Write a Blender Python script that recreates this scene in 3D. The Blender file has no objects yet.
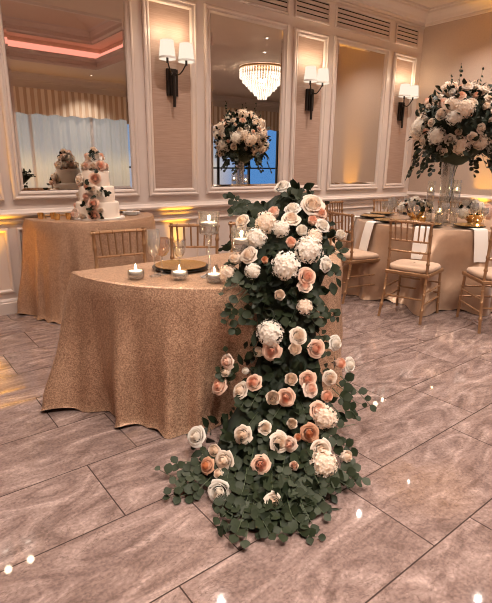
import bpy, math, random
from mathutils import Vector, Matrix
random.seed(11)
PI = math.pi
S = bpy.context.scene
COL = S.collection
WA = 4.81      # front face of the panelled wall
WB = 7.16      # face of the plain side wall
CE = 3.62      # ceiling height

E_DOWN = 66.
E_CHAND = 320.
E_SC = 1.0
E_UP = 110.
E_SKY = .75
EXPO = .66

# ------------------------------------------------------------------ materials
def node_mat(name):
    m = bpy.data.materials.new(name); m.use_nodes = True
    nt = m.node_tree
    return m, nt, nt.nodes['Principled BSDF']

def plain(name, col, rough=.6, metal=0., sheen=0., noise=0., nscale=40., bump=0., spec=.5, coat=0.):
    m, nt, b = node_mat(name)
    b.inputs['Base Color'].default_value = (*col, 1)
    b.inputs['Roughness'].default_value = rough
    b.inputs['Metallic'].default_value = metal
    b.inputs['Sheen Weight'].default_value = sheen
    b.inputs['Specular IOR Level'].default_value = spec
    b.inputs['Coat Weight'].default_value = coat
    if noise or bump:
        tc = nt.nodes.new('ShaderNodeTexCoord'); n = nt.nodes.new('ShaderNodeTexNoise')
        n.inputs['Scale'].default_value = nscale; n.inputs['Detail'].default_value = 4
        nt.links.new(tc.outputs['Object'], n.inputs['Vector'])
        if noise:
            mx = nt.nodes.new('ShaderNodeMix'); mx.data_type = 'RGBA'
            mx.inputs[6].default_value = (*[c * (1 - noise) for c in col], 1)
            mx.inputs[7].default_value = (*[min(1, c * (1 + noise)) for c in col], 1)
            nt.links.new(n.outputs['Fac'], mx.inputs[0]); nt.links.new(mx.outputs[2], b.inputs['Base Color'])
        if bump:
            bp = nt.nodes.new('ShaderNodeBump'); bp.inputs['Strength'].default_value = bump; bp.inputs['Distance'].default_value = .004
            nt.links.new(n.outputs['Fac'], bp.inputs['Height']); nt.links.new(bp.outputs[0], b.inputs['Normal'])
    return m

def emit(name, col, s):
    m = bpy.data.materials.new(name); m.use_nodes = True; nt = m.node_tree
    nt.nodes.clear()
    o = nt.nodes.new('ShaderNodeOutputMaterial'); e = nt.nodes.new('ShaderNodeEmission')
    e.inputs[0].default_value = (*col, 1); e.inputs[1].default_value = s
    nt.links.new(e.outputs[0], o.inputs[0]); return m

def thin_glass(name, tint=(.93, .93, .92), ior=1.5, gain=1.6, haze=0.):
    m = bpy.data.materials.new(name); m.use_nodes = True; nt = m.node_tree
    nt.nodes.clear()
    o = nt.nodes.new('ShaderNodeOutputMaterial'); t = nt.nodes.new('ShaderNodeBsdfTransparent'); g = nt.nodes.new('ShaderNodeBsdfGlossy')
    f = nt.nodes.new('ShaderNodeLayerWeight'); f.inputs['Blend'].default_value = .5
    q = nt.nodes.new('ShaderNodeMath'); q.operation = 'POWER'; q.inputs[1].default_value = 2.6; nt.links.new(f.outputs['Facing'], q.inputs[0])
    k = nt.nodes.new('ShaderNodeMath'); k.operation = 'MULTIPLY_ADD'; k.use_clamp = True
    x = nt.nodes.new('ShaderNodeMixShader')
    t.inputs[0].default_value = (*tint, 1); g.inputs['Roughness'].default_value = .03; k.inputs[1].default_value = .75 * gain; k.inputs[2].default_value = .06 * gain
    nt.links.new(q.outputs[0], k.inputs[0]); nt.links.new(k.outputs[0], x.inputs[0])
    nt.links.new(t.outputs[0], x.inputs[1]); nt.links.new(g.outputs[0], x.inputs[2]); nt.links.new(x.outputs[0], o.inputs[0])
    if haze:          # white diffuse mixed in, painting glints and scattered light into the glass
        d = nt.nodes.new('ShaderNodeBsdfDiffuse'); d.inputs[0].default_value = (.9, .88, .85, 1); h = nt.nodes.new('ShaderNodeMixShader'); h.inputs[0].default_value = haze
        nt.links.new(x.outputs[0], h.inputs[1]); nt.links.new(d.outputs[0], h.inputs[2]); nt.links.new(h.outputs[0], o.inputs[0])
    return m

def sequin(name, c1, c2):
    m, nt, b = node_mat(name)
    tc = nt.nodes.new('ShaderNodeTexCoord'); v = nt.nodes.new('ShaderNodeTexVoronoi'); v.inputs['Scale'].default_value = 210
    n = nt.nodes.new('ShaderNodeTexNoise'); n.inputs['Scale'].default_value = 150; n.inputs['Detail'].default_value = 3
    nt.links.new(tc.outputs['Object'], v.inputs['Vector']); nt.links.new(tc.outputs['Object'], n.inputs['Vector'])
    mx = nt.nodes.new('ShaderNodeMix'); mx.data_type = 'RGBA'
    mx.inputs[6].default_value = (*c1, 1); mx.inputs[7].default_value = (*c2, 1)
    sep = nt.nodes.new('ShaderNodeSeparateColor'); nt.links.new(v.outputs['Color'], sep.inputs[0])
    nt.links.new(sep.outputs[0], mx.inputs[0]); nt.links.new(mx.outputs[2], b.inputs['Base Color'])
    bp = nt.nodes.new('ShaderNodeBump'); bp.inputs['Strength'].default_value = .55; bp.inputs['Distance'].default_value = .004
    ad = nt.nodes.new('ShaderNodeMath'); ad.operation = 'ADD'
    nt.links.new(sep.outputs[1], ad.inputs[0]); nt.links.new(n.outputs['Fac'], ad.inputs[1])
    nt.links.new(ad.outputs[0], bp.inputs['Height']); nt.links.new(bp.outputs[0], b.inputs['Normal'])
    b.inputs['Metallic'].default_value = .5; b.inputs['Roughness'].default_value = .40
    return m

def fabric_ribs(name, c1, c2):
    m, nt, b = node_mat(name)
    tc = nt.nodes.new('ShaderNodeTexCoord'); mp = nt.nodes.new('ShaderNodeMapping'); mp.inputs['Scale'].default_value = (4, 4, 90)
    n = nt.nodes.new('ShaderNodeTexNoise'); n.inputs['Scale'].default_value = 1.2; n.inputs['Detail'].default_value = 5
    nt.links.new(tc.outputs['Object'], mp.inputs[0]); nt.links.new(mp.outputs[0], n.inputs['Vector'])
    r = nt.nodes.new('ShaderNodeMapRange'); r.inputs[1].default_value = .3; r.inputs[2].default_value = .7
    nt.links.new(n.outputs['Fac'], r.inputs[0])
    mx = nt.nodes.new('ShaderNodeMix'); mx.data_type = 'RGBA'; mx.inputs[6].default_value = (*c1, 1); mx.inputs[7].default_value = (*c2, 1)
    nt.links.new(r.outputs[0], mx.inputs[0]); nt.links.new(mx.outputs[2], b.inputs['Base Color'])
    bp = nt.nodes.new('ShaderNodeBump'); bp.inputs['Strength'].default_value = .3; bp.inputs['Distance'].default_value = .004
    nt.links.new(n.outputs['Fac'], bp.inputs['Height']); nt.links.new(bp.outputs[0], b.inputs['Normal'])
    b.inputs['Roughness'].default_value = .5; b.inputs['Sheen Weight'].default_value = .1
    return m

def floor_mat():
    m, nt, b = node_mat('marble_tile'); N = nt.nodes; L = nt.links
    tc = N.new('ShaderNodeTexCoord')
    mp = N.new('ShaderNodeMapping'); mp.inputs['Location'].default_value = (FLX, FLY, 0)
    L.new(tc.outputs['Object'], mp.inputs[0])
    br = N.new('ShaderNodeTexBrick'); br.offset = FLO; br.offset_frequency = 2; br.squash = 1
    br.inputs['Scale'].default_value = 1; br.inputs['Mortar Size'].default_value = .0028; br.inputs['Mortar Smooth'].default_value = 0
    br.inputs['Brick Width'].default_value = .86; br.inputs['Row Height'].default_value = .429; br.inputs['Bias'].default_value = 0
    br.inputs['Color1'].default_value = (0, 0, 0, 1); br.inputs['Color2'].default_value = (1, 1, 1, 1); br.inputs['Mortar'].default_value = (.5, .5, .5, 1)
    L.new(mp.outputs[0], br.inputs['Vector'])
    # veins run along each tile, shifted from one tile to the next
    sh = N.new('ShaderNodeVectorMath'); sh.operation = 'MULTIPLY_ADD'
    L.new(br.outputs['Color'], sh.inputs[0]); sh.inputs[1].default_value = (3, 7, 5); L.new(tc.outputs['Object'], sh.inputs[2])
    rot = N.new('ShaderNodeMapping'); rot.inputs['Rotation'].default_value = (0, 0, math.radians(-17)); rot.inputs['Scale'].default_value = (1.25, 3.1, 1)
    L.new(sh.outputs[0], rot.inputs[0])
    n1 = N.new('ShaderNodeTexNoise'); n1.inputs['Scale'].default_value = 1.7; n1.inputs['Detail'].default_value = 12; n1.inputs['Roughness'].default_value = .62; n1.inputs['Distortion'].default_value = 3.2
    L.new(rot.outputs[0], n1.inputs['Vector'])
    cr = N.new('ShaderNodeValToRGB'); e = cr.color_ramp.elements
    e[0].position = .30; e[0].color = (.125, .083, .072, 1); e[1].position = .70; e[1].color = (.41, .305, .275, 1)
    x = e.new(.5); x.color = (.235, .165, .147, 1); x = e.new(.585); x.color = (.29, .21, .188, 1)
    L.new(n1.outputs['Fac'], cr.inputs[0])
    n2 = N.new('ShaderNodeTexNoise'); n2.inputs['Scale'].default_value = 3.2; n2.inputs['Detail'].default_value = 6; n2.inputs['Distortion'].default_value = 2.5
    L.new(rot.outputs[0], n2.inputs['Vector'])
    vr = N.new('ShaderNodeMapRange'); vr.inputs[1].default_value = .485; vr.inputs[2].default_value = .5; vr.inputs[3].default_value = 0; vr.inputs[4].default_value = 1
    ab = N.new('ShaderNodeMath'); ab.operation = 'SUBTRACT'; ab.inputs[1].default_value = .5; L.new(n2.outputs['Fac'], ab.inputs[0])
    a2 = N.new('ShaderNodeMath'); a2.operation = 'ABSOLUTE'; L.new(ab.outputs[0], a2.inputs[0])
    vr.inputs[1].default_value = 0; vr.inputs[2].default_value = .014; vr.inputs[3].default_value = .6; vr.inputs[4].default_value = 0
    L.new(a2.outputs[0], vr.inputs[0])
    mv = N.new('ShaderNodeMix'); mv.data_type = 'RGBA'; mv.inputs[7].default_value = (.11, .072, .06, 1)
    L.new(vr.outputs[0], mv.inputs[0]); L.new(cr.outputs[0], mv.inputs[6])
    ng = N.new('ShaderNodeTexNoise'); ng.inputs['Scale'].default_value = 75; ng.inputs['Detail'].default_value = 4
    L.new(tc.outputs['Object'], ng.inputs['Vector'])
    gr = N.new('ShaderNodeMapRange'); gr.inputs[1].default_value = .3; gr.inputs[2].default_value = .7; gr.inputs[3].default_value = .74; gr.inputs[4].default_value = 1.2
    L.new(ng.outputs['Fac'], gr.inputs[0])
    ml = N.new('ShaderNodeVectorMath'); ml.operation = 'SCALE'; L.new(mv.outputs[2], ml.inputs[0]); L.new(gr.outputs[0], ml.inputs['Scale'])
    mg = N.new('ShaderNodeMix'); mg.data_type = 'RGBA'; mg.inputs[7].default_value = (.05, .034, .03, 1)
    L.new(br.outputs['Fac'], mg.inputs[0]); L.new(ml.outputs[0], mg.inputs[6]); L.new(mg.outputs[2], b.inputs['Base Color'])
    rr = N.new('ShaderNodeMapRange'); rr.inputs[3].default_value = .025; rr.inputs[4].default_value = .05; L.new(n1.outputs['Fac'], rr.inputs[0])
    L.new(rr.outputs[0], b.inputs['Roughness'])
    b.inputs['Specular IOR Level'].default_value = .5
    return m

def striped(name):
    m, nt, b = node_mat(name); N = nt.nodes; L = nt.links
    tc = N.new('ShaderNodeTexCoord'); w = N.new('ShaderNodeTexWave'); w.wave_type = 'BANDS'; w.bands_direction = 'X'
    w.inputs['Scale'].default_value = 1.75; L.new(tc.outputs['Object'], w.inputs['Vector'])
    r = N.new('ShaderNodeMath'); r.operation = 'GREATER_THAN'; r.inputs[1].default_value = .5; L.new(w.outputs['Fac'], r.inputs[0])
    x = N.new('ShaderNodeMix'); x.data_type = 'RGBA'; x.inputs[6].default_value = (.58, .43, .31, 1); x.inputs[7].default_value = (.84, .74, .61, 1)
    L.new(r.outputs[0], x.inputs[0]); L.new(x.outputs[2], b.inputs['Base Color']); b.inputs['Roughness'].default_value = .8
    return m

def sheer_mat():
    m = bpy.data.materials.new('sheer_voile'); m.use_nodes = True; nt = m.node_tree; nt.nodes.clear()
    o = nt.nodes.new('ShaderNodeOutputMaterial'); t = nt.nodes.new('ShaderNodeBsdfTransparent'); l = nt.nodes.new('ShaderNodeBsdfTranslucent'); d = nt.nodes.new('ShaderNodeBsdfDiffuse')
    a = nt.nodes.new('ShaderNodeMixShader'); c = nt.nodes.new('ShaderNodeMixShader'); a.inputs[0].default_value = .45; c.inputs[0].default_value = .5
    l.inputs[0].default_value = (.9, .88, .85, 1); d.inputs[0].default_value = (.85, .83, .80, 1)
    nt.links.new(l.outputs[0], a.inputs[1]); nt.links.new(d.outputs[0], a.inputs[2]); nt.links.new(t.outputs[0], c.inputs[1]); nt.links.new(a.outputs[0], c.inputs[2]); nt.links.new(c.outputs[0], o.inputs[0])
    return m

def petal_mat(name, col):
    m, nt, b = node_mat(name)
    b.inputs['Base Color'].default_value = (*col, 1); b.inputs['Roughness'].default_value = .55
    b.inputs['Specular IOR Level'].default_value = .25
    b.inputs['Sheen Weight'].default_value = .15
    tr = nt.nodes.new('ShaderNodeBsdfTranslucent'); tr.inputs[0].default_value = (*col, 1)
    mx = nt.nodes.new('ShaderNodeMixShader'); mx.inputs[0].default_value = .36
    out = nt.nodes['Material Output']
    nt.links.new(b.outputs[0], mx.inputs[1]); nt.links.new(tr.outputs[0], mx.inputs[2]); nt.links.new(mx.outputs[0], out.inputs[0])
    return m

FLX, FLY, FLO = -.04, -.738 + .429 * 20, .30
M = {}
M['paint'] = plain('ivory_paint', (.68, .58, .525), .38, noise=.03, nscale=8)
M['ceil'] = plain('ceiling_paint', (.72, .59, .48), .8, noise=.03, nscale=5)
M['wallb'] = plain('tan_wallpaper', (.50, .39, .32), .7, noise=.10, nscale=90, bump=.2)
M['paper'] = fabric_ribs('grasscloth', (.36, .235, .18), (.47, .33, .26))
M['floor'] = floor_mat()
M['seq'] = sequin('champagne_sequins', (.28, .155, .095), (.68, .45, .30))
M['satin'] = plain('champagne_satin', (.50, .325, .215), .32, .4, .3, noise=.08, nscale=30, bump=.15)
M['linen'] = plain('white_linen', (.86, .80, .74), .8, sheen=.2, noise=.03, nscale=200)
M['gold'] = plain('gold_paint', (.60, .36, .17), .36, .75, noise=.12, nscale=30)
M['chair'] = plain('gold_wood', (.36, .20, .10), .36, .5, noise=.15, nscale=25, coat=.2)
M['cushion'] = plain('tan_cushion', (.52, .35, .24), .8, sheen=.2, noise=.06, nscale=80, bump=.2)
M['plate'] = plain('gold_plate', (.80, .52, .20), .22, .9)
M['black'] = plain('black_lacquer', (.018, .014, .012), .35)
M['bronze'] = plain('dark_bronze_and_slot_shade', (.030, .022, .018), .4, .6)
M['steel'] = plain('polished_steel', (.75, .72, .68), .15, 1.)
M['china'] = plain('white_china', (.86, .83, .79), .2)
M['glass'] = thin_glass('clear_glass', haze=.04)
M['cut'] = thin_glass('cut_crystal', (.93, .92, .90), 1.55, 2.6, .13)
M['amberglass'] = thin_glass('blush_glass', (.88, .70, .55), 1.5, 2., .08)
M['pane'] = thin_glass('window_glass', (.95, .97, .97), 1.45, 1.)
M['water'] = thin_glass('water_surface', (.95, .96, .96), 1.33, 1.2)
M['wax'] = plain('white_wax', (.90, .85, .78), .5)
M['wick'] = plain('wick', (.03, .02, .02), .9)
M['flame'] = emit('candle_flame', (1., .78, .45), 12)
M['shade'] = emit('lit_shade', (1., .86, .68), .66)
M['trimw'] = emit('lit_shade_inside', (1., .90, .74), 5.)
M['down'] = emit('lamp_glow', (1., .86, .72), 10)
M['cove'] = emit('pink_led', (1., .34, .25), .95)
M['amber'] = emit('amber_led', (1., .42, .02), 12)
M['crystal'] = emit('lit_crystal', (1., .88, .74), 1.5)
M['crystal_clear'] = thin_glass('crystal_drop', (.95, .92, .88), 1.6, 3.)
M['mirror'] = plain('silvered_mirror', (.80, .765, .72), .0, 1.)
M['cake'] = plain('ivory_icing', (.86, .74, .63), .6, noise=.02, nscale=60, bump=.05)
M['board'] = plain('white_board', (.84, .78, .72), .4)
M['valance'] = striped('striped_valance')
M['sheer'] = sheer_mat()
M['drape'] = plain('cream_drape', (.70, .64, .56), .8, sheen=.2)
M['mullion'] = plain('black_mullion', (.012, .012, .013), .4)
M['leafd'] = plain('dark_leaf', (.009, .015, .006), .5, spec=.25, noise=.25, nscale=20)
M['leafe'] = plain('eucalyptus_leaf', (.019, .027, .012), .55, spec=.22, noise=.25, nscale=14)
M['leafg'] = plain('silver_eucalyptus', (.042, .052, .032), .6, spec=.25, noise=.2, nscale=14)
M['moss'] = plain('dark_moss', (.012, .020, .010), .9, noise=.4, nscale=40, bump=.6)
M['stem'] = plain('green_stem', (.055, .075, .035), .5)
PC = {'w': ((.92, .87, .80), (.92, .84, .74)), 'c': ((.92, .81, .70), (.91, .75, .60)), 'b': ((.91, .74, .63), (.90, .60, .46)),
      'p': ((.91, .66, .52), (.90, .52, .36)), 'o': ((.74, .44, .29), (.70, .27, .11))}
for k, (a, c) in PC.items():
    M['po' + k] = petal_mat('petal_outer_' + k, a); M['pi' + k] = petal_mat('petal_inner_' + k, c)

# ------------------------------------------------------------------ mesh helpers
class MB:
    def __init__(s): s.v = []; s.f = []; s.m = []
    def add(s, V, F, mi=0, T=None):
        o = len(s.v)
        s.v += [tuple(T @ Vector(p)) for p in V] if T is not None else [tuple(p) for p in V]
        s.f += [tuple(i + o for i in f) for f in F]; s.m += [mi] * len(F); return s
    def box(s, a, b, mi=0, T=None):
        x0, y0, z0 = a; x1, y1, z1 = b
        V = [(x0, y0, z0), (x1, y0, z0), (x1, y1, z0), (x0, y1, z0), (x0, y0, z1), (x1, y0, z1), (x1, y1, z1), (x0, y1, z1)]
        return s.add(V, [(0, 3, 2, 1), (4, 5, 6, 7), (0, 1, 5, 4), (1, 2, 6, 5), (2, 3, 7, 6), (3, 0, 4, 7)], mi, T)
    def tube(s, P, r, n=8, mi=0, caps=True, T=None):
        P = [Vector(p) for p in P]; R = r if isinstance(r, (list, tuple)) else [r] * len(P)
        V = []; F = []; ref = None
        for i, p in enumerate(P):
            d = (P[min(i + 1, len(P) - 1)] - P[max(i - 1, 0)]).normalized()
            if ref is None: ref = d.orthogonal().normalized()
            ref = (ref - d * ref.dot(d)).normalized(); q = d.cross(ref)
            V += [p + (ref * math.cos(2 * PI * k / n) + q * math.sin(2 * PI * k / n)) * R[i] for k in range(n)]
        for i in range(len(P) - 1):
            for k in range(n): F.append((i * n + k, i * n + (k + 1) % n, (i + 1) * n + (k + 1) % n, (i + 1) * n + k))
        if caps: F += [tuple(range(n))[::-1], tuple(range((len(P) - 1) * n, len(P) * n))]
        return s.add(V, F, mi, T)
    def lathe(s, prof, n=24, c=(0, 0, 0), mi=0, T=None, a0=0):
        V = []; F = []
        for r, z in prof:
            V += [(c[0] + r * math.cos(2 * PI * k / n + a0), c[1] + r * math.sin(2 * PI * k / n + a0), c[2] + z) for k in range(n)]
        for i in range(len(prof) - 1):
            for k in range(n): F.append((i * n + k, i * n + (k + 1) % n, (i + 1) * n + (k + 1) % n, (i + 1) * n + k))
        if prof[0][0] > 1e-4 and False: pass
        return s.add(V, F, mi, T)
    def grid(s, rows, mi=0, closed=False, T=None):
        n = len(rows[0]); V = [p for r in rows for p in r]; F = []
        for i in range(len(rows) - 1):
            for k in range(n if closed else n - 1): F.append((i * n + k, i * n + (k + 1) % n, (i + 1) * n + (k + 1) % n, (i + 1) * n + k))
        return s.add(V, F, mi, T)
    def mesh(s, name, mats, smooth=True, ang=.7):
        me = bpy.data.meshes.new(name); me.from_pydata(s.v, [], s.f)
        for m in (mats if isinstance(mats, (list, tuple)) else [mats]): me.materials.append(m)
        me.polygons.foreach_set('material_index', s.m)
        me.polygons.foreach_set('use_smooth', [smooth] * len(s.f))
        me.update()
        if smooth and ang: me.set_sharp_from_angle(angle=ang)
        return me
    def build(s, name, mats, parent=None, smooth=True, ang=.7):
        o = bpy.data.objects.new(name, s.mesh(name, mats, smooth, ang)); COL.objects.link(o)
        if parent: o.parent = parent
        return o

def put(name, me, parent=None, T=None):
    o = bpy.data.objects.new(name, me); COL.objects.link(o)
    if parent: o.parent = parent
    if T is not None: o.matrix_basis = T
    return o
def tag(o, label, cat, group=None):
    o['label'] = label; o['category'] = cat
    if group: o['group'] = group
    return o
def thing(name, label, cat, loc=(0, 0, 0), rz=0, group=None):
    o = bpy.data.objects.new(name, None); COL.objects.link(o); o.location = loc; o.rotation_euler = (0, 0, rz); o.empty_display_size = .1
    return tag(o, label, cat, group)
def struct(o): o['kind'] = 'structure'; return o
def dup(o, parent=None):
    c = o.copy(); COL.objects.link(c)
    if parent: c.parent = parent
    for ch in list(o.children): dup(ch, c)
    return c
def orient(loc, nrm, size=1., spin=0.):
    z = Vector(nrm).normalized()
    q = z.to_track_quat('Z', 'Y')
    return Matrix.Translation(loc) @ q.to_matrix().to_4x4() @ Matrix.Rotation(spin, 4, 'Z') @ Matrix.Diagonal((size, size, size, 1))

# picture-frame moulding on a wall; fn maps (u, v, h) to the room
def frame_mb(mb, fn, u0, v0, u1, v1, prof, mi=0):
    rows = []
    for d, h in prof:
        rows.append([fn(u0 + d, v0 + d, h), fn(u1 - d, v0 + d, h), fn(u1 - d, v1 - d, h), fn(u0 + d, v1 - d, h)])
    mb.grid(rows, mi, closed=True); return mb
fa = lambda u, v, h: (u, WA - h, v)
fb = lambda u, v, h: (WB - h, u, v)
PROF = [(0, 0), (0, .022), (.012, .030), (.024, .030), (.030, .020), (.046, .016), (.052, .024), (.066, .022), (.080, .006), (.080, 0)]
PROFS = [(0, 0), (0, .014), (.010, .018), (.020, .018), (.028, .008), (.034, 0)]
def run_mb(mb, prof, p0, p1, out):      # straight moulding: profile (out, z) swept from p0 to p1 along a wall
    rows = [[Vector((p[0] + out[0] * h, p[1] + out[1] * h, z)) for p in (p0, p1)] for h, z in prof]
    mb.grid(rows); return mb
# ------------------------------------------------------------------ the setting
X0, X1, Y0 = -3., 15., -4.8
struct(MB().box((X0 - .2, Y0 - .2, -.12), (X1 + .2, WA + .2, 0)).build('floor', M['floor'], smooth=False))
struct(MB().box((X0 - .2, WA, 0), (X1 + .2, WA + .15, 4.6)).build('wall_panelled', M['paint'], smooth=False))
struct(MB().box((WB, 2.2, 0), (WB + .15, WA, CE)).build('wall_side', M['wallb'], smooth=False))
struct(MB().box((X0 - .2, Y0, 0), (X0, WA, 4.6)).build('wall_end', M['paint'], smooth=False))
struct(MB().box((X1, Y0, 0), (X1 + .2, WA, 4.6)).build('wall_far_end', M['paint'], smooth=False))
# ceiling with a raised tray
TX0, TX1, TY0, TY1 = -2.2, 5.08, -2.95, 1.42
c = MB()
c.box((X0, TY1, CE), (X1, WA, CE + .05)); c.box((X0, Y0, CE), (X1, TY0, CE + .05))
c.box((X0, TY0, CE), (TX0, TY1, CE + .05)); c.box((TX1, TY0, CE), (X1, TY1, CE + .05))
struct(c.build('ceiling', M['ceil'], smooth=False))
def ring(mb, prof):
    rows = []
    for d, z in prof:
        rows.append([(TX0 + d, TY0 + d, z), (TX1 - d, TY0 + d, z), (TX1 - d, TY1 - d, z), (TX0 + d, TY1 - d, z)])
    mb.grid(rows, closed=True); return mb
t = MB(); ring(t, [(-.05, CE), (-.02, CE - .03), (.02, CE - .03), (.03, CE + .03), (0, CE + .05), (0, CE + .13), (.03, CE + .15), (.05, CE + .21), (.03, CE + .23), (-.22, CE + .23)])
struct(t.build('trim_tray_lip', M['paint'], smooth=False))
t = MB(); ring(t, [(-.22, CE + .23), (-.22, CE + .50), (.12, CE + .50)])
struct(t.build('ceiling_cove', M['ceil'], smooth=False))
t = MB(); ring(t, [(.12, CE + .50), (.12, CE + .53), (.17, CE + .56), (.17, CE + .64), (.20, CE + .66), (.24, CE + .74), (.30, CE + .76)])
struct(t.build('trim_tray_upper', M['paint'], smooth=False))
t = MB(); ring(t, [(.28, CE + .76), (1.2, CE + 1.1), (1.72, CE + 1.1)])
t.add([(TX0 + 1.6, TY0 + 1.6, CE + 1.1), (TX1 - 1.6, TY0 + 1.6, CE + 1.1), (TX1 - 1.6, TY1 - 1.6, CE + 1.1), (TX0 + 1.6, TY1 - 1.6, CE + 1.1)], [(0, 3, 2, 1)])
struct(t.build('ceiling_tray', M['ceil'], smooth=False))
cv = thing('cove_light', 'pink glowing light strip hidden in the ceiling tray, seen in the left mirror', 'light', (0, 0, CE + .2))
e = MB(); ring(e, [(-.215, CE + .235), (-.215, CE + .40), (-.19, CE + .40), (-.19, CE + .235)])
o = e.build('led_strip', M['cove'], cv, smooth=False); o.location = (0, 0, -(CE + .2))
# crown mouldings
CRN = [(0, CE - .19), (.02, CE - .185), (.025, CE - .15), (.055, CE - .145), (.075, CE - .11), (.12, CE - .07), (.155, CE - .055), (.16, CE - .03), (.185, CE - .025), (.19, CE)]
struct(run_mb(MB(), CRN, (X0, WA), (WB, WA), (0, -1)).build('trim_crown_panelled', M['paint'], smooth=False))
struct(run_mb(MB(), CRN, (WB, WA), (WB, 2.2), (-1, 0)).build('trim_crown_side', M['paint'], smooth=False))
struct(run_mb(MB(), CRN, (X0, Y0), (X1, Y0), (0, 1)).build('trim_crown_window', M['paint'], smooth=False))
struct(run_mb(MB(), [(0, 3.40), (.012, 3.405), (.02, 3.425), (0, 3.43)], (X0, WA), (WB, WA), (0, -1)).build('trim_frieze', M['paint'], smooth=False))
# chair rail, baseboards
RAIL = [(0, .838), (.012, .842), (.016, .862), (.010, .870), (.012, .892), (.03, .900), (.045, .912), (.048, .930), (.034, .938), (.02, .945), (.012, .962), (0, .966)]
struct(run_mb(MB(), RAIL, (X0, WA), (WB, WA), (0, -1)).build('trim_chair_rail', M['paint'], smooth=False))
struct(run_mb(MB(), [(h, z + .03) for h, z in RAIL], (WB, WA), (WB, 2.2), (-1, 0)).build('trim_chair_rail_side', M['paint'], smooth=False))
struct(MB().box((WB - .006, 2.2, 0), (WB, WA, .9)).build('trim_wainscot_side', M['paint'], smooth=False))
BASE = [(0, 0), (.022, 0), (.022, .105), (.016, .112), (.016, .126), (.008, .14), (0, .145)]
struct(run_mb(MB(), BASE, (X0, WA), (WB, WA), (0, -1)).build('baseboard_panelled', M['paint'], smooth=False))
struct(run_mb(MB(), BASE, (WB, WA), (WB, 2.2), (-1, 0)).build('baseboard_side', M['paint'], smooth=False))
# bays: mirrors and fabric panels
mirrors = [(-.88, .21), (1.155, 2.24), (3.24, 4.28), (5.265, 6.25)]
panels = [(.46, .93), (2.505, 2.985), (4.535, 5.0), (6.535, 6.955)]
MZ0, MZ1, PZ0, PZ1 = 1.135, 2.935, 1.125, 2.925
mlab = ['', 'tall mirror reflecting the cake, tray ceiling and sheer curtains', 'tall mirror reflecting the crystal chandelier and flower ball',
        'tall mirror reflecting a bare tan wall with an amber glow']
k = 0
for i, (u0, u1) in enumerate(mirrors):
    if i == 0: continue
    th = thing('wall_mirror', mlab[i], 'mirror', ((u0 + u1) / 2, WA, MZ0), 0, 'framed mirrors on the panelled wall')
    fl = lambda u, v, h: (u - (u0 + u1) / 2, -h, v - MZ0)
    g = MB()
    frame_mb(g, fl, u0, MZ0, u1, MZ1, [(0, .003), (.0, .010), (.022, .012)])
    g.add([fl(u0 + .022, MZ0 + .022, .012), fl(u1 - .022, MZ0 + .022, .012), fl(u1 - .022, MZ1 - .022, .012), fl(u0 + .022, MZ1 - .022, .012)], [(0, 1, 2, 3)])
    g.build('mirror_glass', M['mirror'], th, smooth=False)
    f = MB(); frame_mb(f, fl, u0 - .08, MZ0 - .085, u1 + .08, MZ1 + .08, PROF)
    f.build('moulded_frame', M['paint'], th, smooth=False)
for i, (u0, u1) in enumerate(panels):
    struct(MB().box((u0 - .01, WA - .004, PZ0 - .01), (u1 + .01, WA, PZ1 + .01)).build('wall_fabric_panel', M['paper'], smooth=False))
    f = MB(); frame_mb(f, fa, u0 - .072, PZ0 - .078, u1 + .072, PZ1 + .072, PROF)
    struct(f.build('trim_panel_frame', M['paint'], smooth=False))
bays = [(u0 - .08, u1 + .08) for u0, u1 in mirrors] + [(u0 - .072, u1 + .072) for u0, u1 in panels]
for (u0, u1) in bays:
    f = MB(); frame_mb(f, fa, u0, .2, u1, .80, PROFS); struct(f.build('trim_wainscot_frame', M['paint'], smooth=False))
    f = MB(); frame_mb(f, fa, u0, 3.115, u1, 3.375, [(0, 0), (0, .02), (.016, .024), (.022, .016), (.022, 0)])
    n = 4; z0, z1 = 3.14, 3.35
    for q in range(n):
        za = z0 + (z1 - z0) * q / n; zb = z0 + (z1 - z0) * (q + 1) / n
        f.add([fa(u0 + .022, za, .022), fa(u1 - .022, za, .022), fa(u1 - .022, zb - .012, .003), fa(u0 + .022, zb - .012, .003), fa(u0 + .022, za, .003), fa(u1 - .022, za, .003)],
              [(0, 1, 2, 3), (4, 5, 1, 0)])
        f.add([fa(u0 + .022, zb - .013, .0045), fa(u1 - .022, zb - .013, .0045), fa(u1 - .022, zb, .0045), fa(u0 + .022, zb, .0045)], [(0, 1, 2, 3)], 1)  # dark strip between slats: shade of the slot put in as colour
    struct(f.build('trim_louvre', [M['paint'], M['bronze']], smooth=False))
# window wall opposite, seen in the mirrors
wins = [(2.2, 7.3), (8.7, 14.2)]; WZ0, WZ1 = .25, 2.85
w = MB(); xs = [X0] + [q for a in wins for q in a] + [X1]
for a in range(0, len(xs), 2): w.box((xs[a], Y0 - .2, 0), (xs[a + 1], Y0, 4.6))
for a, b in wins: w.box((a, Y0 - .2, 0), (b, Y0, WZ0)); w.box((a, Y0 - .2, WZ1), (b, Y0, 4.6))
struct(w.build('wall_window_side', M['paint'], smooth=False))
for i, (a, b) in enumerate(wins):
    f = MB(); nb = 4 if i else 3
    for q in range(nb + 1):
        x = a + (b - a) * q / nb; f.box((x - .035, Y0 - .16, WZ0), (x + .035, Y0 - .08, WZ1))
    for z in ((WZ0, 1.25, WZ1 - .06) if i else (WZ0, WZ1 - .06)): f.box((a, Y0 - .15, z), (b, Y0 - .09, z + .05))
    wf = struct(f.build('window_%d' % (i + 1), M['mullion' if i else 'paint'], smooth=False))
    g = MB().add([(a, Y0 - .12, WZ0), (b, Y0 - .12, WZ0), (b, Y0 - .12, WZ1), (a, Y0 - .12, WZ1)], [(0, 1, 2, 3)])
    struct(g.build('window_pane', M['pane'], wf, smooth=False))
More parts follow.
